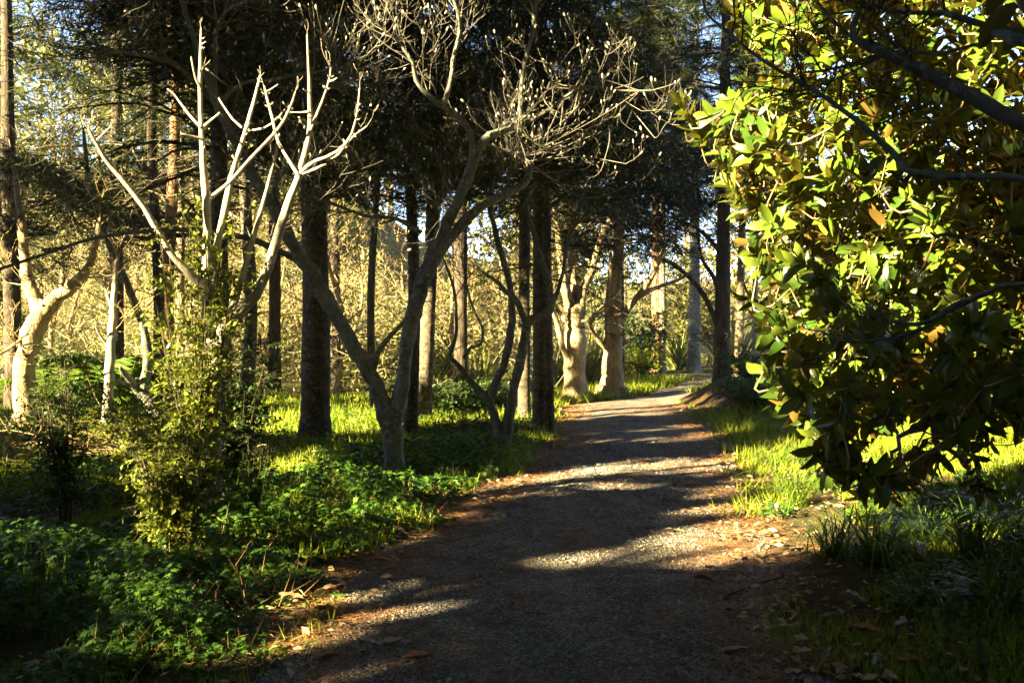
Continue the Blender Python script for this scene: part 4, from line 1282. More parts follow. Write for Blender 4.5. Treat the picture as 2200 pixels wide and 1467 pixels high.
def herbs():
    g = np.random.default_rng(123)
    ac = Acc(); stalk = Acc(); straw = Acc()
    N = 60000
    d = 3.6 + 16 * g.random(N) ** 1.5
    px = g.uniform(-120, 2320, N)
    x = (px - CX) / F_PX * d; y = d
    off = off_path(x, y)
    left = x < path_x(y)
    patch = wob(x * 1.1 + 3, y * 1.2) + 0.6 * wob(x * 3.1, y * 2.7 + 4)
    keep = (off > 0.0) & (g.random(N) < np.clip(off * 2.2, 0, 1)) & np.where(left, (patch > -0.8), (patch > 0.35) & (off > 0.3))
    # a bare, needle-strewn hollow under the big trunks
    keep &= ~((y > 8) & (y < 9.6) & (x < -1.6) & (x > -2.6) & (g.random(N) < 0.6))
    keep &= ~((x < -2.6) & (y > 8.3) & (y < 14.5) & (g.random(N) < 0.72))
    keep &= ~((np.abs(x - 4.3) < 0.9) & (np.abs(y - 20.0) < 2.2) & (g.random(N) < 0.8))
    keep &= ~((y > 13.5) & (g.random(N) < 0.45))
    x, y, off, left, patch = x[keep], y[keep], off[keep], left[keep], patch[keep]
    n = len(x)
    mound = 0.45 + 0.55 * smooth((patch + 0.9) / 1.6)
    mound *= 0.75 + 0.55 * wob(x * 0.8 + 5, y * 0.9 + 1)
    mound = np.clip(mound, 0.12, 1.5)
    mound *= np.clip(0.35 + off * 0.9, 0.35, 1.0)
    mound *= np.where(left, 1.0, 0.45)
    hgt = mound * g.uniform(0.15, 1.0, n) ** 0.8 * 0.36 * np.interp(y, [3, 9, 14], [1, 1, .7])
    base = np.stack([x, y, H(x, y)], -1)
    lean = g.normal(scale=0.25, size=(n, 3)); lean[:, 2] = 1
    tip = base + unit(lean) * hgt[:, None]
    # stalks
    scatter(stalk, NEEDLE, base, frames(unit(lean), rand_unit(n, g)), np.stack([np.full(n, 0.006), hgt, hgt], -1), np.full(n, 0.8))
    size = np.interp(y, [3.5, 6, 9, 18], [0.042, 0.055, 0.06, 0.08]) * g.uniform(0.45, 1.3, n)
    tone = np.clip(g.beta(2, 2.2, n) + 0.15 * wob(x * 0.7, y * 0.6), 0, 1)
    near = y < 9.5
    m_ = 5200
    k_ = g.integers(0, n, m_)
    dv_ = np.stack([g.normal(size=m_), g.normal(size=m_), g.uniform(0.0, 1.6, m_)], -1)
    L_ = g.uniform(0.08, 0.34, m_)
    scatter(straw, NEEDLE, base[k_] + g.normal(scale=.05, size=(m_, 3)) * [1, 1, .3], frames(unit(dv_), rand_unit(m_, g)), np.stack([np.full(m_, .006), L_, L_], -1), g.random(m_) * .6)
    for k in range(3):
        a = g.uniform(0, 6.283, n) if k == 0 else a + 2.09 + g.normal(scale=0.3, size=n)
        D = unit(np.stack([np.cos(a), np.sin(a), g.uniform(-0.6, 0.45, n)], -1))
        Nn = np.stack([g.normal(scale=0.55, size=n), g.normal(scale=0.55, size=n), np.ones(n)], -1)
        for sel, tmpl in ((near, LOBED), (~near, LEAF_DIAMOND)):
            sc = size[sel] * (1.0 if tmpl is LOBED else 1.15)
            scatter(ac, tmpl, tip[sel] - np.array([0, 0, 0.012 * k]), frames(D[sel], Nn[sel]), sc, np.clip(tone[sel] + g.normal(scale=.08, size=sel.sum()), 0, 1))
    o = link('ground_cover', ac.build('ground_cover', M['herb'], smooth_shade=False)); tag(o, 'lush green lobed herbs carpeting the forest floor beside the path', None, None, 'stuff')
    o = link('dead_stems', straw.build('dead_stems', M['needle_fall'], smooth_shade=False)); tag(o, 'brown dead stems among the herbs', None, None, 'stuff')
    o = link('herb_stalks', stalk.build('herb_stalks', M['grass'], smooth_shade=False)); tag(o, 'thin stalks under the herb leaves', None, None, 'stuff')


def turf():
    g = np.random.default_rng(321)
    ac = Acc()
    N = 100000
    d = 3.8 + 30 * g.random(N) ** 1.2
    px = g.uniform(-120, 2320, N)
    x = (px - CX) / F_PX * d; y = d
    off = off_path(x, y)
    patch = wob(x * 0.9 + 1, y * 0.8 + 5) + 0.5 * wob(x * 2.9 + 1, y * 2.2)
    keep = ~((np.abs(x - 4.3) < 0.9) & (np.abs(y - 20.0) < 2.4)) & (off > -0.12) & (g.random(N) < np.clip(off * 2 + 0.25, 0.05, 1)) & ((y > 10.5) | (patch > -0.1)) & (y < 21 + 8 * (x > 1))
    x, y = x[keep], y[keep]; n = len(x)
    base = np.stack([x, y, H(x, y)], -1)
    D = np.stack([g.normal(scale=0.4, size=n), g.normal(scale=0.4, size=n), np.ones(n)], -1)
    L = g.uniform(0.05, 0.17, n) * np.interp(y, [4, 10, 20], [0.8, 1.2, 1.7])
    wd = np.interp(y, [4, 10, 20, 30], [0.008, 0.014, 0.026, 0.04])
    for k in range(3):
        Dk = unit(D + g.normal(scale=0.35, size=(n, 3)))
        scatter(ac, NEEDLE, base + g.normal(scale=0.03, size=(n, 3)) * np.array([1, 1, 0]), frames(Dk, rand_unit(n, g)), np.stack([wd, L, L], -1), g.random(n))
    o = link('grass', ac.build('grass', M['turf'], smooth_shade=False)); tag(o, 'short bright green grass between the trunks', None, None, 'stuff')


def grass_clump(px, py, label, n, L, seed, wid=0.0085):
    n = int(n * 1.5)
    base = GW(px, py)
    g = np.random.default_rng(seed)
    ac = Acc()
    for k in range(n):
        a = g.uniform(0, 6.283); le = g.uniform(0.5, 1.3)
        out = np.array([math.cos(a), math.sin(a), 0])
        l = L * g.uniform(0.55, 1.2); s = np.linspace(0, 1, 8)
        P = out[None] * (l * le * s)[:, None] + np.array([0, 0, 1])[None] * (l * 1.35 * (0.95 * s - 0.72 * le * s ** 2.3))[:, None] + np.array([g.normal() * .05, g.normal() * .05, 0])
        sd = unit(np.cross(out, [0, 0, 1.0])) * wid * 0.5 * g.uniform(0.7, 1.3)
        w = np.array([0.8, 1, 1, 1, 0.9, 0.75, 0.5, 0.05])[:, None]
        V = np.concatenate([P - sd * w, P + sd * w])
        i = np.arange(7)
        ac.add(V, np.stack([i, i + 1, i + 9, i + 8], -1), g.random())
    o = link('grass_clump', ac.build('grass_clump', M['grass']), None, base)
    tag(o, label, 'grass clump', 'long-leaved clumps on the verge')
    return o


herbs()
turf()
CL = [
    (1712, 1090, 'sunlit arching grass clump leaning out over the path edge', 70, 0.56),
    (1770, 1060, 'bright grass clump directly behind the one leaning over the path', 70, 0.52),
    (1840, 1075, 'bright grass clump beneath the hanging dark evergreen leaves', 60, 0.46),
    (1668, 1010, 'shaded grass clump at the verge before the bank', 55, 0.42),
    (1730, 1010, 'half-shaded grass clump behind the sunlit ones', 60, 0.5),
    (1920, 1080, 'thin sunlit grass clump under the evergreen, beside fallen leaves', 45, 0.4),
    (1790, 1200, 'dark grass clump drooping at the border of light and shade', 70, 0.5),
    (1880, 1225, 'dark drooping grass clump in the middle of the shaded verge', 80, 0.52),
    (1990, 1200, 'tall dark grass clump below the lowest evergreen branch', 80, 0.55),
    (2090, 1240, 'broad dark grass clump deep in shade under the evergreen', 80, 0.55),
    (2180, 1200, 'dark grass clump cut by the edge of the view', 80, 0.6),
    (2150, 1360, 'low dark grass clump nearest the viewer on the verge', 60, 0.42),
    (2000, 1330, 'sparse dark grass clump among pale dry leaves', 40, 0.32),
    (960, 1046, 'short sunlit grass clump beside the foot of the grey magnolia', 40, 0.26),
    (1010, 1050, 'short sunlit grass clump by the gravel behind the magnolia', 36, 0.22),
]
for k, (px, py, lb, n, L) in enumerate(CL):
    grass_clump(px, py, lb, n, L, 900 + k)


# ------------------------------------------------------------------ gravel, needles and litter
def gravel():
    g = np.random.default_rng(55)
    ac = Acc()
    oc = np.array([[1, 0.1, -.3], [-1, 0, -.3], [0.2, 1, -.3], [0, -1, -.3], [0.1, 0.15, 0.9]], float)
    F = np.array([[0, 2, 4], [2, 1, 4], [1, 3, 4], [3, 0, 4]])
    N = 46000
    y = 3.9 + 9.5 * g.random(N) ** 1.7
    x = path_x(y) + (path_w(y) + 0.12) * g.uniform(-1, 1, N)
    dens = wob(x * 2 + 7, y * 2.3)
    keep = (g.random(N) < 0.75 + 0.3 * dens) & (g.random(N) < 1.15 - 0.8 * np.abs((x - path_x(y)) / path_w(y)) ** 4)
    x, y = x[keep], y[keep]; n = len(x)
    s = np.clip(g.lognormal(-5.2, 0.45, n), 0.003, 0.02) * np.interp(y, [4, 8, 13], [1, 1.15, 1.5])
    pos = np.stack([x, y, path_z(x, y) + s * 0.25], -1)
    Mx = frames(np.stack([g.normal(size=n), g.normal(size=n), g.normal(scale=0.3, size=n)], -1), np.stack([g.normal(scale=.4, size=n), g.normal(scale=.4, size=n), np.ones(n)], -1))
    sc = np.stack([s * g.uniform(0.7, 1.5, n), s * g.uniform(0.7, 1.3, n), s * g.uniform(0.5, 0.9, n)], -1)
    scatter(ac, (oc, F), pos, Mx, sc, np.clip(g.beta(2, 2.5, n), 0, 1))
    o = link('gravel', ac.build('gravel', M['gravel'], smooth_shade=False)); tag(o, 'loose grey-brown gravel stones strewn over the path', None, None, 'stuff')


def needle_litter():
    g = np.random.default_rng(56)
    ac = Acc()
    N = 60000
    y = 3.9 + 16 * g.random(N) ** 1.6
    side = g.choice([-1, 1], N)
    x = path_x(y) + side * (path_w(y) + g.normal(scale=0.22, size=N) - 0.1)
    half = g.random(N) < 0.35
    x = np.where(half, path_x(y) + g.uniform(-1.2, 1.2, N), x)
    pt = wob(x * 2.3 + 2, y * 2.1)
    keep = (pt > 0.35) | (~half & (pt > -0.6))
    x, y = x[keep], y[keep]; n = len(x)
    z = np.where(np.abs(x - path_x(y)) < path_w(y) * 0.96, path_z(x, y), H(x, y)) + g.uniform(0.004, 0.022, n)
    a = g.uniform(0, 6.283, n)
    D = np.stack([np.cos(a), np.sin(a), g.normal(scale=0.12, size=n)], -1)
    L = g.uniform(0.05, 0.16, n)
    scatter(ac, NEEDLE, np.stack([x, y, z], -1), frames(D, np.stack([g.normal(scale=.3, size=n), g.normal(scale=.3, size=n), np.ones(n)], -1)),
            np.stack([np.interp(y, [4, 10, 20], [0.003, 0.006, 0.012]), L, L], -1), g.random(n))
    o = link('needle_litter', ac.build('needle_litter', M['needle_fall'], smooth_shade=False)); tag(o, 'rusty fallen needles lying along both edges of the path', None, None, 'stuff')
    # small leaf scraps
    ac = Acc()
    N = 2600
    y = 3.8 + 15 * g.random(N) ** 1.7
    side = g.choice([-1, 1, 1], N)
    x = path_x(y) + side * (path_w(y) + np.abs(g.normal(scale=0.8, size=N)) - 0.25)
    z = np.where(np.abs(x - path_x(y)) < path_w(y) * 0.96, path_z(x, y), H(x, y)) + g.uniform(0.01, 0.05, N)
    a = g.uniform(0, 6.283, N)
    scatter(ac, LEAF_DIAMOND, np.stack([x, y, z], -1), frames(np.stack([np.cos(a), np.sin(a), g.normal(scale=.2, size=N)], -1), np.stack([g.normal(scale=.5, size=N), g.normal(scale=.5, size=N), np.ones(N)], -1)),
            g.uniform(0.03, 0.085, N), g.random(N))
    o = link('leaf_litter', ac.build('leaf_litter', M['dry_tan'], smooth_shade=False)); tag(o, 'small dry leaf scraps scattered over the verges', None, None, 'stuff')


gravel()
needle_litter()

# fallen leaves one can pick out (photo x, y, length m, heading deg, colour, label)
FL = [
    (625, 1297, .17, 8, 'dry_tan', 'flat tan fallen leaf lying along the herb edge'),
    (700, 1283, .15, 20, 'dry_tan', 'pale curled leaf at the gravel edge, below another pale leaf'),
    (722, 1268, .15, -10, 'dry_grey', 'pale dry leaf topmost of the pair at the gravel edge'),
    (700, 1330, .16, -5, 'dry_orange', 'brown flat leaf half buried in needles on the gravel'),
    (797, 1408, .15, 25, 'dry_grey', 'curled grey-green leaf casting a shadow on the gravel'),
    (838, 1398, .15, 18, 'dry_tan', 'brown curled leaf touching a grey-green leaf'),
    (876, 1400, .07, 60, 'dry_grey', 'small crumpled pale leaf behind the touching pair'),
    (702, 1427, .15, 14, 'dry_tan', 'smooth tan oval leaf on the gravel near the herbs'),
    (898, 1437, .17, -4, 'dry_orange', 'rusty orange pointed leaf on dark gravel'),
    (480, 1460, .15, 5, 'dry_tan', 'tan leaf curled like a boat at the very front'),
    (320, 1345, .17, 35, 'dry_orange', 'rusty upright leaf caught in the herbs'),
    (375, 1345, .11, -20, 'dry_grey', 'pale grey leaf fragment caught in the herbs'),
    (415, 1362, .13, 5, 'dry_grey', 'broad pale leaf lying on the herbs, sunlit'),
    (298, 1384, .13, 70, 'dry_grey', 'grey leaf tipped sideways in the low herbs'),
    (240, 1388, .14, 60, 'dry_orange', 'dull brown leaf standing in the low herbs'),
    (860, 1155, .15, -25, 'dry_tan', 'narrow yellowish leaf at the edge of the dark green mound'),
    (818, 1215, .17, 10, 'dry_orange', 'dark brown leaf below the dark green mound'),
    (812, 1205, .08, 80, 'dry_tan', 'small upright leaf tip beside a dark brown leaf'),
    (1137, 1132, .11, 20, 'dry_grey', 'curved silvery leaf alone on the shaded gravel'),
    (1296, 1113, .09, 5, 'dry_grey', 'dim grey leaf in mid path, left of the lit verge'),
    (1325, 1066, .08, 10, 'dry_tan', 'small yellow leaf far up the shaded path'),
    (1055, 1085, .12, -5, 'dry_tan', 'brown leaf at the far left edge of the gravel'),
    (1392, 1147, .10, 10, 'dry_orange', 'dark curled leaf where the sunlit streak begins'),
    (1450, 1152, .19, -4, 'dry_tan', 'long thin tan leaf pointing across the sunlit verge'),
    (1500, 1106, .10, 10, 'dry_tan', 'tan leaf lying at the top of the sunlit verge'),
    (1518, 1152, .11, 20, 'dry_tan', 'small tan leaf beside a matching one on the lit verge'),
    (1534, 1154, .09, 70, 'dry_grey', 'pale leaf turned across its tan neighbour on the lit verge'),
    (1558, 1164, .12, 0, 'dry_tan', 'brown leaf just below the pale and tan neighbours'),
    (1645, 1155, .13, 15, 'dry_orange', 'orange-brown leaf glowing in the lit grass'),
    (1672, 1176, .15, 12, 'dry_tan', 'large sunlit tan leaf at the border of the shade'),
    (1640, 1198, .12, -70, 'dry_grey', 'grey-brown leaf stump upright at the shade border'),
    (1670, 1105, .10, 60, 'dry_tan', 'sunlit tan leaf propped in bright grass'),
    (1780, 1100, .15, -10, 'dry_tan', 'pale leaf under the sunlit grass clumps'),
    (1810, 1108, .12, 10, 'dry_orange', 'rusty leaf next to a pale leaf under the grass clumps'),
    (1712, 1192, .15, 30, 'dry_grey', 'grey leaf in the shade beneath drooping grass'),
    (1530, 1238, .12, 0, 'dry_grey', 'flat silver-grey leaf on the shaded path edge'),
    (1565, 1238, .12, 30, 'dry_grey', 'grey leaf angled beside a flat silver one'),
    (1515, 1265, .15, -15, 'dry_orange', 'large dark brown leaf in shade at the path edge'),
    (1565, 1328, .15, 10, 'dry_orange', 'brown folded leaf on bare soil in the shade'),
    (1830, 1307, .17, -8, 'dry_grey', 'pale grey leaf alone on the dark verge soil'),
    (1672, 1360, .16, 4, 'dry_grey', 'pale bluish leaf with ragged ends on dark soil'),
    (1860, 1370, .2, -18, 'dry_orange', 'big crumpled brown leaf in the front shade'),
    (1940, 1362, .12, 20, 'dry_grey', 'small curled grey leaf right of the big crumpled one'),
    (1980, 1234, .15, 75, 'dry_grey', 'upright whitish leaf among dark grass blades'),
    (1925, 1228, .15, 40, 'dry_grey', 'whitish crumpled leaf left of the upright one'),
    (1890, 1442, .13, 40, 'dry_grey', 'grey-green leaf curled at the very front of the verge'),
    (1960, 1440, .18, -10, 'dry_orange', 'dark purple-brown leaf flat at the front of the verge'),
    (1585, 1412, .2, -12, 'dry_tan', 'long narrow brown leaf on the shaded soil'),
    (1380, 1085, .08, -30, 'dry_tan', 'tiny tan leaf beside the sunlit streak'),
    (950, 1352, .06, 35, 'dry_grey', 'tiny pale leaf chip in the middle of the gravel'),
]
gF = np.random.default_rng(66)
for (px, py, L, hd, mt, lb) in FL:
    p = GP(px, py)
    on = abs(p[0] - path_x(p[1])) < path_w(p[1]) * 0.97
    z = float(path_z(p[0], p[1]) if on else H(p[0], p[1]))
    L *= 0.85
    V, F = big_leaf(L, L * gF.uniform(0.34, 0.5), gF.uniform(-0.25, 0.3), gF.uniform(0.1, 0.6), gF.uniform(-1.2, 1.2), 8, 0.35, gF)
    V[:, 1] -= L / 2
    V[:, 2] += gF.normal(scale=0.004, size=len(V))
    V[:, 2] -= V[:, 2].min()
    th = 0.0016
    n = len(V)
    V2 = np.vstack([V + [0, 0, th], V])
    a = Acc(); a.add(V2, np.vstack([F, (F + n)[:, ::-1]]), gF.random())
    o = link('fallen_leaf', a.build('fallen_leaf', M[mt]), None, (p[0], p[1], z + (0.012 if on else 0.03)))
    # headings are given as seen in the photograph
    o.rotation_euler = (gF.normal() * 0.08, gF.normal() * 0.08, R(hd - 90))
    if 'upright' in lb or 'standing' in lb or 'propped' in lb or 'tipped' in lb:
        o.rotation_euler = (R(55), gF.normal() * 0.3, R(hd - 90)); o.location[2] += L * 0.4
    tag(o, lb, 'leaf', 'fallen leaves along the path')

ST = [
    ([(1555, 1300), (1610, 1268), (1680, 1248)], .008, 'thin crooked stick lying on the shaded path verge'),
    ([(1840, 1455), (1880, 1405), (1912, 1370)], .011, 'dark stick slanting across the front of the verge'),
    ([(1560, 1158), (1600, 1150), (1650, 1136)], .007, 'fine stick lying in the sunlit grass verge'),
    ([(520, 1285), (560, 1255), (598, 1222)], .008, 'pale dead stem leaning through the sunlit herbs'),
    ([(560, 1214), (570, 1180), (588, 1150)], .006, 'thin dark dead stem standing above the sunlit herbs'),
    ([(1050, 1152), (1110, 1142), (1160, 1135)], .005, 'hair-thin twig on the shaded gravel'),
]
for pts, r, lb in ST:
    P = []
    for k, (x, y) in enumerate(pts):
        if 'dead stem' in lb:
            d0 = GP(pts[0][0], pts[0][1])[1]
            P.append(W(x, y, d0 + 0.1 * k))
        else:
            q = GW(x, y); q[2] += 0.02 + r; P.append(q)
    b = P[0].copy()
    Q, rr = resample(np.array(P) - b, [r, r * 0.85, r * 0.5], 12)
    Q[1:-1] += gF.normal(scale=0.006, size=(10, 3))
    a = Acc(); add_tube(a, Q, rr, 6, bump=0.1)
    tag(link('stick', a.build('stick', M['twig_tan'] if 'pale' in lb or 'sunlit' in lb else M['twig_dark']), None, b), lb, 'stick', 'fallen sticks')  # sunlight put into the colour: sunlit sticks get the paler twig bark


def twig_heap(px, d, label, n, w, h, seed, mat):
    g = np.random.default_rng(seed)
    x = (px - CX) / F_PX * d
    ac = Acc()
    for k in range(n):
        p = np.array([x + g.normal() * w, d + g.normal() * w * 0.6, 0]); p[2] = float(H(p[0], p[1])) + abs(g.normal()) * h
        dv = unit([g.normal(), g.normal(), g.normal() * 0.35])
        L = g.uniform(0.2, 0.8)
        Q, rr = resample([p, p + dv * L * .5 + g.normal(size=3) * .05, p + dv * L + [0, 0, .05]], [0.005, 0.004, 0.002], 6)
        add_tube(ac, Q, rr, 3)
    o = link('brushwood', ac.build('brushwood', mat)); tag(o, label, None, None, 'stuff')


twig_heap(90, 11.6, 'dry brushwood lying by the gnarled tree', 900, 1.1, 0.2, 1, M['twig_tan'])
twig_heap(300, 8.6, 'dark twiggy debris under the saplings', 200, 0.7, 0.08, 2, M['twig_dark'])
twig_heap(1000, 14.2, 'low heap of dark brushwood between the trunks', 260, 0.45, 0.1, 3, M['twig_dark'])

# ------------------------------------------------------------------ the big evergreen magnolia on the right
def magnolia():
    g = np.random.default_rng(202)
    base = np.array([4.4, 7.6, float(H(4.4, 7.6))])
    rt = root('evergreen_magnolia', base, 'large evergreen magnolia with glossy green and rust-backed leaves overhanging the path', 'tree')
    outline = [(1575, -160), (1570, 60), (1600, 150), (1560, 230), (1500, 240), (1545, 320), (1560, 400), (1600, 470), (1610, 560), (1650, 640), (1640, 720), (1690, 800), (1660, 850),
               (1740, 930), (1760, 1000), (1830, 1062), (1900, 1075), (1980, 1060), (2060, 1015), (2200, 985), (2450, 960), (2600, 400), (2500, -160)]
    # boughs
    tips = []
    B = [
        ('trunk', [base + [0, 0, -0.1], base + [0.0, 0, .6], base + [-0.1, -.05, 1.6], base + [-0.15, -.1, 2.8], base + [-.25, -.15, 4.4]], [.13, .11, .1, .08, .05]),
        ('limb', [base + [-.05, 0, 1.2], W(1960, 640, 6.9), W(1850, 610, 6.5), W(1720, 560, 6.2)], [.05, .035, .022, .008]),
        ('limb', [base + [-.1, 0, 2.2], W(1950, 400, 6.8), W(1800, 310, 6.4), W(1620, 230, 6.1), W(1470, 270, 5.9)], [.05, .035, .022, .012, .005]),
        ('limb', [base + [-.15, 0, 2.9], W(1950, 180, 6.8), W(1800, 80, 6.4), W(1640, 10, 6.2)], [.045, .03, .02, .008]),
        ('limb', [base + [-.05, 0, .8], W(1980, 830, 6.5), W(1860, 850, 6.0), W(1740, 850, 5.8)], [.045, .03, .02, .006]),
        ('limb', [base + [0, 0, 1.0], W(2080, 800, 6.0), W(1980, 900, 5.4), W(1900, 990, 5.0)], [.04, .03, .018, .006]),
        ('limb', [base + [0, 0, 1.5], W(2150, 560, 6.0), W(2100, 520, 5.4), W(2000, 500, 5.2)], [.045, .03, .018, .006]),
        ('limb', [base + [.1, 0, 1.8], W(2300, 500, 6.8), W(2420, 300, 6.5)], [.05, .03, .01]),
        ('limb', [base + [-.1, .1, 2.0], base + [-.6, .9, 2.8], base + [-1.2, 1.4, 3.2]], [.05, .03, .01]),
    ]
    allpts = []
    for k, (nm, P, rad) in enumerate(B):
        Q, rr = resample(np.array(P), rad, 26)
        Q[2:-1] += g.normal(scale=0.012, size=(23, 3))
        a = Acc(); add_tube(a, Q, rr, 10 if nm == 'trunk' else 7, bump=0.05)
        link(nm, a.build(nm, M['bark_grey'], base), rt)
        allpts.append(Q)
    allpts = np.concatenate(allpts)
    # rosettes of leaves at the twig ends
    N = 16000
    px = g.uniform(1400, 2450, N); py = g.uniform(-160, 1080, N)
    ok = in_poly(px, py, outline) & ~((py > 900) & (px > 1830) & (g.random(N) < 0.75))
    px, py = px[ok], py[ok]
    depth = 6.6 + g.normal(scale=0.8, size=len(px)) - 0.9 * smooth((py - 550) / 500) + 0.3
    depth = np.clip(depth, 4.7, 8.6)
    ctr = np.stack([(px - CX) / F_PX * depth, depth, CAM_H - (py - HY) / F_PX * depth], -1)
    # space them out
    keep = []
    cell = {}
    for i in range(len(ctr)):
        key = tuple((ctr[i] / 0.15).astype(int))
        if key in cell: continue
        cell[key] = 1; keep.append(i)
    ctr = ctr[keep][:2000]
    extra = [W(1448, 215, 5.9), W(1500, 290, 5.9), W(1470, 240, 5.85), W(1560, 395, 5.9), W(1545, 350, 6.0), W(1640, 800, 5.8), W(1680, 830, 5.7), W(1745, 940, 5.6), W(1780, 960, 5.6),
             W(1870, 1010, 4.8), W(1905, 1030, 4.8), W(2110, 1060, 4.9), W(1600, 640, 6.0), W(1640, 690, 6.0)]
    ctr = np.vstack([extra, ctr])
    core = np.array([2.9, 6.9, 1.9])
    tw = Acc()
    P, D, Nn, S = [], [], [], []
    dl = np.array([np.min(np.sum((allpts - c) ** 2, 1)) for c in ctr])
    nodes_ = np.vstack([allpts, ctr[np.argsort(dl)]]); n0 = len(allpts)
    for ci, c in enumerate(ctr[np.argsort(dl)]):
        j = np.argmin(np.sum((nodes_[:n0 + ci] - c) ** 2, 1) + 0.0)
        q = nodes_[j]
        dv = unit((c - q) * 0.5 + unit(c - core) * 0.5 + np.array([0, 0, 0.22]) + g.normal(scale=0.25, size=3))
        mid = (q + c) / 2 + g.normal(scale=0.05, size=3) - np.array([0, 0, 0.04])
        Q, rr = resample([q, mid, c], [0.007, 0.006, 0.004], 6)
        add_tube(tw, Q, rr, 3)
        k = g.integers(7, 11)
        a0 = g.uniform(0, 6.28)
        u = unit(np.cross(dv, rand_unit(1, g)[0])); v = np.cross(dv, u)
        for i in range(k):
            a = a0 + i * 2.4
            side = u * math.cos(a) + v * math.sin(a)
            open_ = 0.35 + 1.0 * (1 - i / k) + g.normal() * 0.15
            d = unit(dv + side * open_ * 1.3)
            P.append(c - dv * (k - i) * 0.011); D.append(d)
            Nn.append(unit(dv - side * 0.5 + g.normal(scale=0.25, size=3)))
            S.append(g.uniform(0.075, 0.165) if ci > 60 or np.min(np.sum((np.array(extra) - c) ** 2, 1)) > 1e-4 else g.uniform(0.12, 0.18))
    P, D, Nn, S = map(np.array, (P, D, Nn, S))
    o = link('twigs', tw.build('twigs', M['twig_tan'], base), rt); o['kind'] = 'stuff'
    tmpl = []
    for t in range(4):
        V, F = big_leaf(1.0, [0.38, 0.43, 0.33, 0.40][t], [0.1, 0.28, -0.1, 0.4][t], [0.18, 0.1, 0.26, 0.14][t], [0.0, 0.5, -0.5, 0.3][t], 8)
        V[:, 0] += 0.05 * np.sin(V[:, 1] * (4 + t)); V[:, 2] += 0.02 * np.sin(V[:, 1] * 17 + V[:, 0] * 9)
        tmpl.append((V, F))
    Mx = frames(D, Nn)
    # pick the leaves that show largest
    sx = CX + F_PX * P[:, 0] / P[:, 1]; sy = HY - F_PX * (P[:, 2] - CAM_H) / P[:, 1]
    vis = (sx > -20) & (sx < 2220) & (sy > -40) & (sy < 1467)
    gx = (sx // 34).astype(int) * 1000 + (sy // 34).astype(int)
    area = S * S / P[:, 1] ** 2 * (0.3 + np.abs(np.sum(Nn * unit(P - np.array([0, 0, CAM_H])), 1)))
    order = np.argsort(P[:, 1])
    front, seen = [], {}
    for i in order:
        if not vis[i]: continue
        if seen.get(gx[i], 0) < 1:
            seen[gx[i]] = seen.get(gx[i], 0) + 1; front.append(i)
    front = sorted(front, key=lambda i: -area[i])[:300]
    fs = set(front)
    from mathutils import Matrix
    shared = []
    for t in range(4):
        for tn in (0.2, 0.5, 0.85):
            V, F = tmpl[t]
            a = Acc(); a.add(V, F, tn); shared.append(a.build('leaf', M['magnolia']))
    for i in front:
        o = link('leaf', shared[int(g.integers(0, 12))], rt, P[i] - base)
        o.rotation_euler = Matrix(Mx[i].tolist()).to_euler(); o.scale = (S[i],) * 3
    tmpl = []
    for t in range(4):
        V, F = big_leaf(1.0, [0.40, 0.45, 0.35, 0.42][t], [0.1, 0.28, -0.1, 0.4][t], [0.18, 0.1, 0.26, 0.14][t], [0.0, 0.5, -0.5, 0.3][t], 4)
        tmpl.append((V, F))
    rest = Acc()
    idx = np.array([i for i in range(len(P)) if i not in fs])
    kind = g.integers(0, 4, len(idx))
    for t in range(4):
        q = idx[kind == t]
        scatter(rest, tmpl[t], P[q], Mx[q], S[q], np.clip(g.beta(2, 2, len(q)), 0, 1))
    o = link('foliage', rest.build('foliage', M['magnolia'], base), rt); o['kind'] = 'stuff'


magnolia()
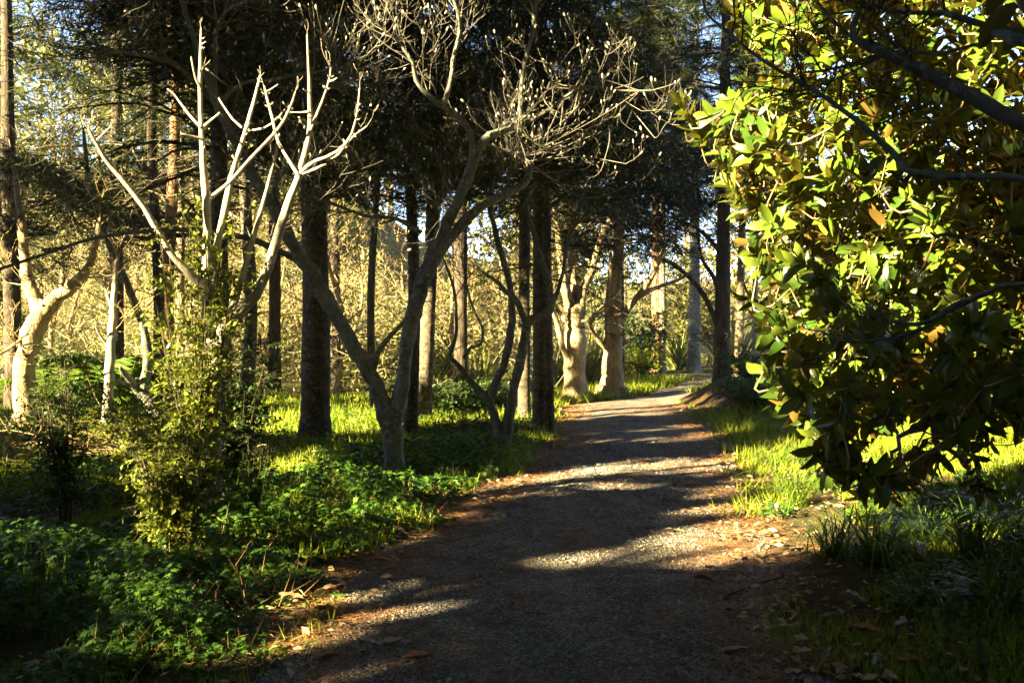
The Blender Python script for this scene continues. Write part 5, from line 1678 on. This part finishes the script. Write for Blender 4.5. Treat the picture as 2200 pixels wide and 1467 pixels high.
# bare magnolia boughs reaching in from a tree standing just outside the view
bN = np.array([3.3, 3.6, float(H(3.3, 3.6))])
N_limbs = [
    ('trunk', [(3061, 1650, 120), (3050, 1300, 110), (3020, 900, 105), (2980, 500, 95), (2900, 100, 80)], 3.6, 3.7),
    ('limb', [(2985, 520, 50), (2500, 380, 40), (2200, 268, 36), (2091, 207, 31), (1982, 153, 28), (1909, 116, 25), (1868, 100, 22), (1835, 84, 18), (1832, 60, 14), (1840, 36, 12)], 3.65, 3.9),
    ('limb', [(3010, 800, 44), (2600, 480, 30), (2200, 386, 18), (2090, 381, 17), (1967, 373, 16), (1935, 348, 15), (1909, 318, 14), (1850, 268, 12), (1800, 229, 11), (1755, 198, 10), (1709, 171, 9), (1655, 140, 8), (1604, 105, 7), (1560, 65, 6), (1522, 34, 5), (1510, 0, 4)], 3.6, 4.1),
    ('limb', [(2920, 200, 40), (2500, 100, 22), (2200, 70, 15), (2091, 47, 14), (2033, 29, 12), (1980, 28, 11), (1927, 25, 9), (1860, 10, 7)], 3.7, 4.0),
    ('limb', [(3000, 900, 36), (2600, 640, 18), (2200, 610, 12), (2120, 630, 12), (2050, 655, 11), (2005, 685, 10), (1965, 697, 9), (1920, 692, 8), (1890, 685, 6)], 3.6, 4.2),
    ('limb', [(2110, 635, 9), (2040, 668, 8), (1985, 705, 8), (1925, 725, 8), (1860, 733, 7), (1800, 730, 6), (1765, 712, 5)], 3.95, 4.3),
    ('branch', [(1840, 90, 9), (1790, 45, 7), (1760, 10, 6), (1740, -30, 5)], 3.9, 4.1),
    ('branch', [(1980, 155, 9), (1935, 105, 8), (1890, 70, 7), (1850, 30, 5), (1810, 5, 4)], 3.9, 3.8),
    ('branch', [(1900, 118, 9), (1850, 130, 7), (1790, 150, 6), (1730, 155, 5), (1700, 165, 4)], 3.9, 4.2),
    ('branch', [(2100, 95, 8), (2000, 120, 7), (1930, 105, 7), (1860, 140, 6), (1800, 170, 5), (1740, 190, 5), (1700, 200, 4)], 3.8, 4.1),
    ('branch', [(2091, 380, 7), (2030, 300, 6), (1990, 250, 5), (1940, 215, 4), (1880, 205, 3)], 3.8, 3.9),
]
rN, LN = traced_tree('overhanging_magnolia', bN, 'bare dark boughs with small buds reaching in before the glossy evergreen', N_limbs, M['bark_grey'], 12)
gN = np.random.default_rng(61)
budsN = []
grow_twigs(rN, bN, LN, [1, 2, 3, 6, 7, 8, 9, 10], gN, M['twig_dark'], 5, 0.26, 0.0045, 2, budsN, 3, 0.2, 1.0, 0.45, sides=5)
grow_twigs(rN, bN, LN, [4, 5], gN, M['twig_grey'], 7, 0.16, 0.0035, 1, budsN, 3, 0.4, 1.0, 0.5, sides=5, name='twigs')
bud_objects(rN, bN, budsN, gN, 60, (0.010, 0.02))

# one leafy spray hanging close in at the upper corner
bX = np.array([1.75, 1.5, float(H(1.75, 1.5))])
X_limbs = [
    ('trunk', [(3600, 2983, 120), (3590, 1800, 100), (3520, 700, 80), (3350, 0, 60)], 1.5, 1.6),
    ('limb', [(3420, 260, 50), (2700, 160, 34), (2230, 95, 30), (2165, 78, 26), (2130, 70, 14)], 1.55, 2.0),
]
rX, LX = traced_tree('young_magnolia', bX, 'close dark rust-backed leaves hanging at the upper corner of the view', X_limbs, M['bark_grey'], 10)
from mathutils import Matrix
for (x, y, x2, y2, d, L) in [(2185, 10, 2105, 90, 1.95, .13), (2165, 60, 2108, 65, 2.0, .09), (2215, 40, 2196, -60, 1.95, .12), (2230, 60, 2160, 100, 2.0, .1), (2190, -60, 2120, 20, 2.05, .12)]:
    p0, p1 = W(x, y, d), W(x2, y2, d + 0.03)
    V, F = big_leaf(1.0, 0.44, 0.15, 0.2, 0.3, 8)
    a = Acc(); a.add(V, F, 0.2)
    o = link('leaf', a.build('leaf', M['magnolia']), rX, p0 - bX)
    fr = frames(np.array([p1 - p0]), np.array([[-0.3, 0.9, 0.35]]))[0]
    o.rotation_euler = Matrix(fr.tolist()).to_euler()
    s = float(np.linalg.norm(p1 - p0)) * 1.15
    o.scale = (s, s, s)

# ------------------------------------------------------------------ the row of tall trees outside the view that shades the foreground
def shade_row():
    g = np.random.default_rng(404)
    trees = []
    for k, u in enumerate(np.arange(3.5, -21.5, -2.7)):
        w = -13.0 - 3.0 * (k % 2)
        b = HV * w + PV * (u + g.normal() * 0.2)
        trees.append((b, 'tall_conifer', 'tall conifer standing outside the view whose crown shades the near path', 'row of tall conifers shading the foreground', None))
    for (x, y, cx, cy) in [(5.2, 3.0, 2.6, 3.6), (-5.0, 2.6, -2.2, 4.2), (6.2, 8.0, 4.6, 8.2), (5.0, -3.5, 2.0, -2.0), (-4.5, -4.5, -1.0, -3.0), (9.0, 5.5, 7.5, 6.0), (-8.0, 6.0, -5.0, 7.0), (0.5, -8.0, 0.5, -7.0), (10.0, 0, 8.0, 0),
                           (-4.6, 4.2, -1.2, 8.6), (5.5, 4.6, 1.6, 9.6), (-5.6, 6.0, -3.9, 9.0), (6.8, 7.5, 3.4, 11.8), (-8.5, 9.0, -6.6, 10.6), (9.5, 11.0, 7.0, 12.5), (11.5, 13.5, 9.6, 16.5), (13.0, 17.0, 12.5, 21.0), (13.5, 10.0, 11.0, 12.0), (-7.5, 0.0, -4.0, 1.5)]:
        trees.append((np.array([x, y, 0.0]), 'sky_blocking_tree', 'spreading tree added outside the view to block skylight over the path', 'added trees blocking skylight over the near path', (cx, cy)))  # unseen crowns added overhead to cut the skylight
    for k, (b, nm, lb, gp, over) in enumerate(trees):
        best = None
        for q in range(60):
            if over is None: c = b + PV * g.uniform(-1.1, 1.1) + HV * g.uniform(-1.5, 1.5)
            else: c = b + np.array([g.uniform(-2.5, 2.5), g.uniform(-2.5, 2.5), 0])
            if q == 0: c = b
            elif abs(c[0]) < 0.53 * max(c[1], 0) + 1.2 and c[1] > -1.5: continue
            if over is None: L_ = [[0, 0, 0], [0.05, 0, 8], [0, 0.1, 20]]
            else:
                o2 = np.array([over[0] - c[0], over[1] - c[1], 0])
                L_ = [[0, 0, 0], [0, 0, 2.5], o2 * .4 + [0, 0, 5.2], o2 + [0, 0, max(7.2, 4.0 + 0.42 * over[1])]]
            pts_ = resample(np.array(L_, float) + [c[0], c[1], 0], [1] * len(L_), 120)[0]
            sc_ = int(sun_blocks(pts_).sum())
            if best is None or sc_ < best[0]: best = (sc_, c)
        b = best[1]
        b = np.array([b[0], b[1], float(H(b[0], b[1]))])
        rt = root(nm, b, lb, 'tree', gp)
        a = Acc()
        if over is None:
            Q, rr = resample([[0, 0, -.1], [0, 0, .4], [0.05, 0, 8], [0, 0.1, 20]], [.3, .24, .16, .03], 30)
            n = 17000
            z = 2.0 + 17.5 * g.random(n)
            rad = 2.5 * (0.75 + 0.25 * np.sin(z * 2.1 + k)) * np.sqrt(g.random(n))
            an = g.uniform(0, 6.283, n)
            P = b + np.stack([np.cos(an) * rad, np.sin(an) * rad, z], -1)
            sz = (.26, .36)
        else:
            o2 = np.array([over[0] - b[0], over[1] - b[1], 0])
            Q, rr = resample([[0, 0, -.1], [0, 0, 2.5], o2 * .4 + [0, 0, 5.2], o2 + [0, 0, max(7.2, 4.0 + 0.42 * over[1])]], [.25, .2, .14, .04], 24)
            n = 7200
            U = rand_unit(n, g) * (g.random(n) ** 0.4)[:, None]
            zc = max(7.6, 4.6 + 0.42 * over[1])
            P = b + o2 + np.array([0, 0, zc]) + U * np.array([3.3, 3.3, 1.7])
            # boughs stay above what is seen between them and the ground
            P = P[(P[:, 2] > 2.6 + 0.40 * np.maximum(P[:, 1], 0)) | (P[:, 1] < 0)]
            sz = (.28, .38)
        add_tube(a, Q, rr, 10, bump=0.03)
        link('trunk', a.build('trunk', M['bark_dark']), rt)
        n = len(P)
        s_ = P[:, 2] / -LD[2]
        G = P + LD * s_[:, None]
        D = unit(g.normal(size=(n, 3)) + np.array([0, 0, -0.4]))
        ok = ~(sun_blocks(P + D * sz[1] * 0.25) | sun_blocks(P + D * sz[1] * 0.75))
        dap = wob(G[:, 0] * 3.2 + 1, G[:, 1] * 3.2) + 0.5 * wob(G[:, 0] * 7, G[:, 1] * 6.1)
        ok &= ~((G[:, 0] < path_x(G[:, 1]) - 1.3) & (dap > 1.15) & (G[:, 1] > 3))
        if over is not None and (~ok).mean() < 0.04:
            if 'spread' not in SHARE:
                leaf = Acc()
                scatter(leaf, LEAF_DIAMOND, P - b - o2 - [0, 0, zc], frames(D, rand_unit(n, g)), np.stack([np.full(n, sz[0]), np.full(n, sz[1]), np.full(n, sz[1])], -1), g.random(n))
                SHARE['spread'] = leaf.build('crown', M['needles_dark'], smooth_shade=False)
            o = link('crown', SHARE['spread'], rt, (o2[0], o2[1], zc)); o.rotation_euler = (0, 0, g.uniform(0, 6.28))
            continue
        P = P[ok]; D = D[ok]; n = len(P)
        leaf = Acc()
        scatter(leaf, LEAF_DIAMOND, P - b, frames(D, rand_unit(n, g)), np.stack([np.full(n, sz[0]), np.full(n, sz[1]), np.full(n, sz[1])], -1), g.random(n))
        link('crown', leaf.build('crown', M['needles_dark'], smooth_shade=False), rt)


def thicket():  # unseen ring of loose leaves, added to close off skylight round the view
    g = np.random.default_rng(405)
    n = 120000
    a = g.uniform(0, 6.283, n)
    r = g.uniform(12, 23, n)
    P = np.stack([np.sin(a) * r, np.cos(a) * r, 10.5 * g.random(n) ** 1.2], -1)
    P = P[np.abs((a + math.pi) % (2 * math.pi) - math.pi) > R(36)]
    P = P[np.abs(P[:, 0] - path_x(P[:, 1])) > 1.6]
    P[:, 2] += H(P[:, 0], P[:, 1])
    P = P[wob(P[:, 0] * .5, P[:, 1] * .5) > -0.9]
    P = P[~sun_blocks(P)]
    n = len(P)
    leaf = Acc()
    scatter(leaf, LEAF_DIAMOND, P, frames(rand_unit(n, g), rand_unit(n, g)), np.stack([np.full(n, .6), np.full(n, .6), np.full(n, .6)], -1), g.random(n))
    o = link('thicket', leaf.build('thicket', M['bush'], smooth_shade=False)); tag(o, 'dense leafy ring added outside the view to block low skylight', None, None, 'stuff')


shade_row()
thicket()


def haze():
    """thin warm air that lets the far trunks fade"""
    m, nt, out = nodes('haze_air')
    v = nt.nodes.new('ShaderNodeVolumePrincipled')
    v.inputs['Color'].default_value = (0.95, 0.93, 0.86, 1)
    v.inputs['Density'].default_value = 0.00025
    nt.links.new(v.outputs[0], out.inputs['Volume'])
    V = [(x, y, z) for x in (-440, 440) for y in (-330, 540) for z in (-1.6, 40)]
    F = [(0, 1, 3, 2), (4, 6, 7, 5), (0, 4, 5, 1), (2, 3, 7, 6), (0, 2, 6, 4), (1, 5, 7, 3)]
    o = link('haze', mesh_np('haze', V, [np.array(F)], None, False, m))
    tag(o, 'thin warm haze between the trees', None, None, 'stuff')


haze()
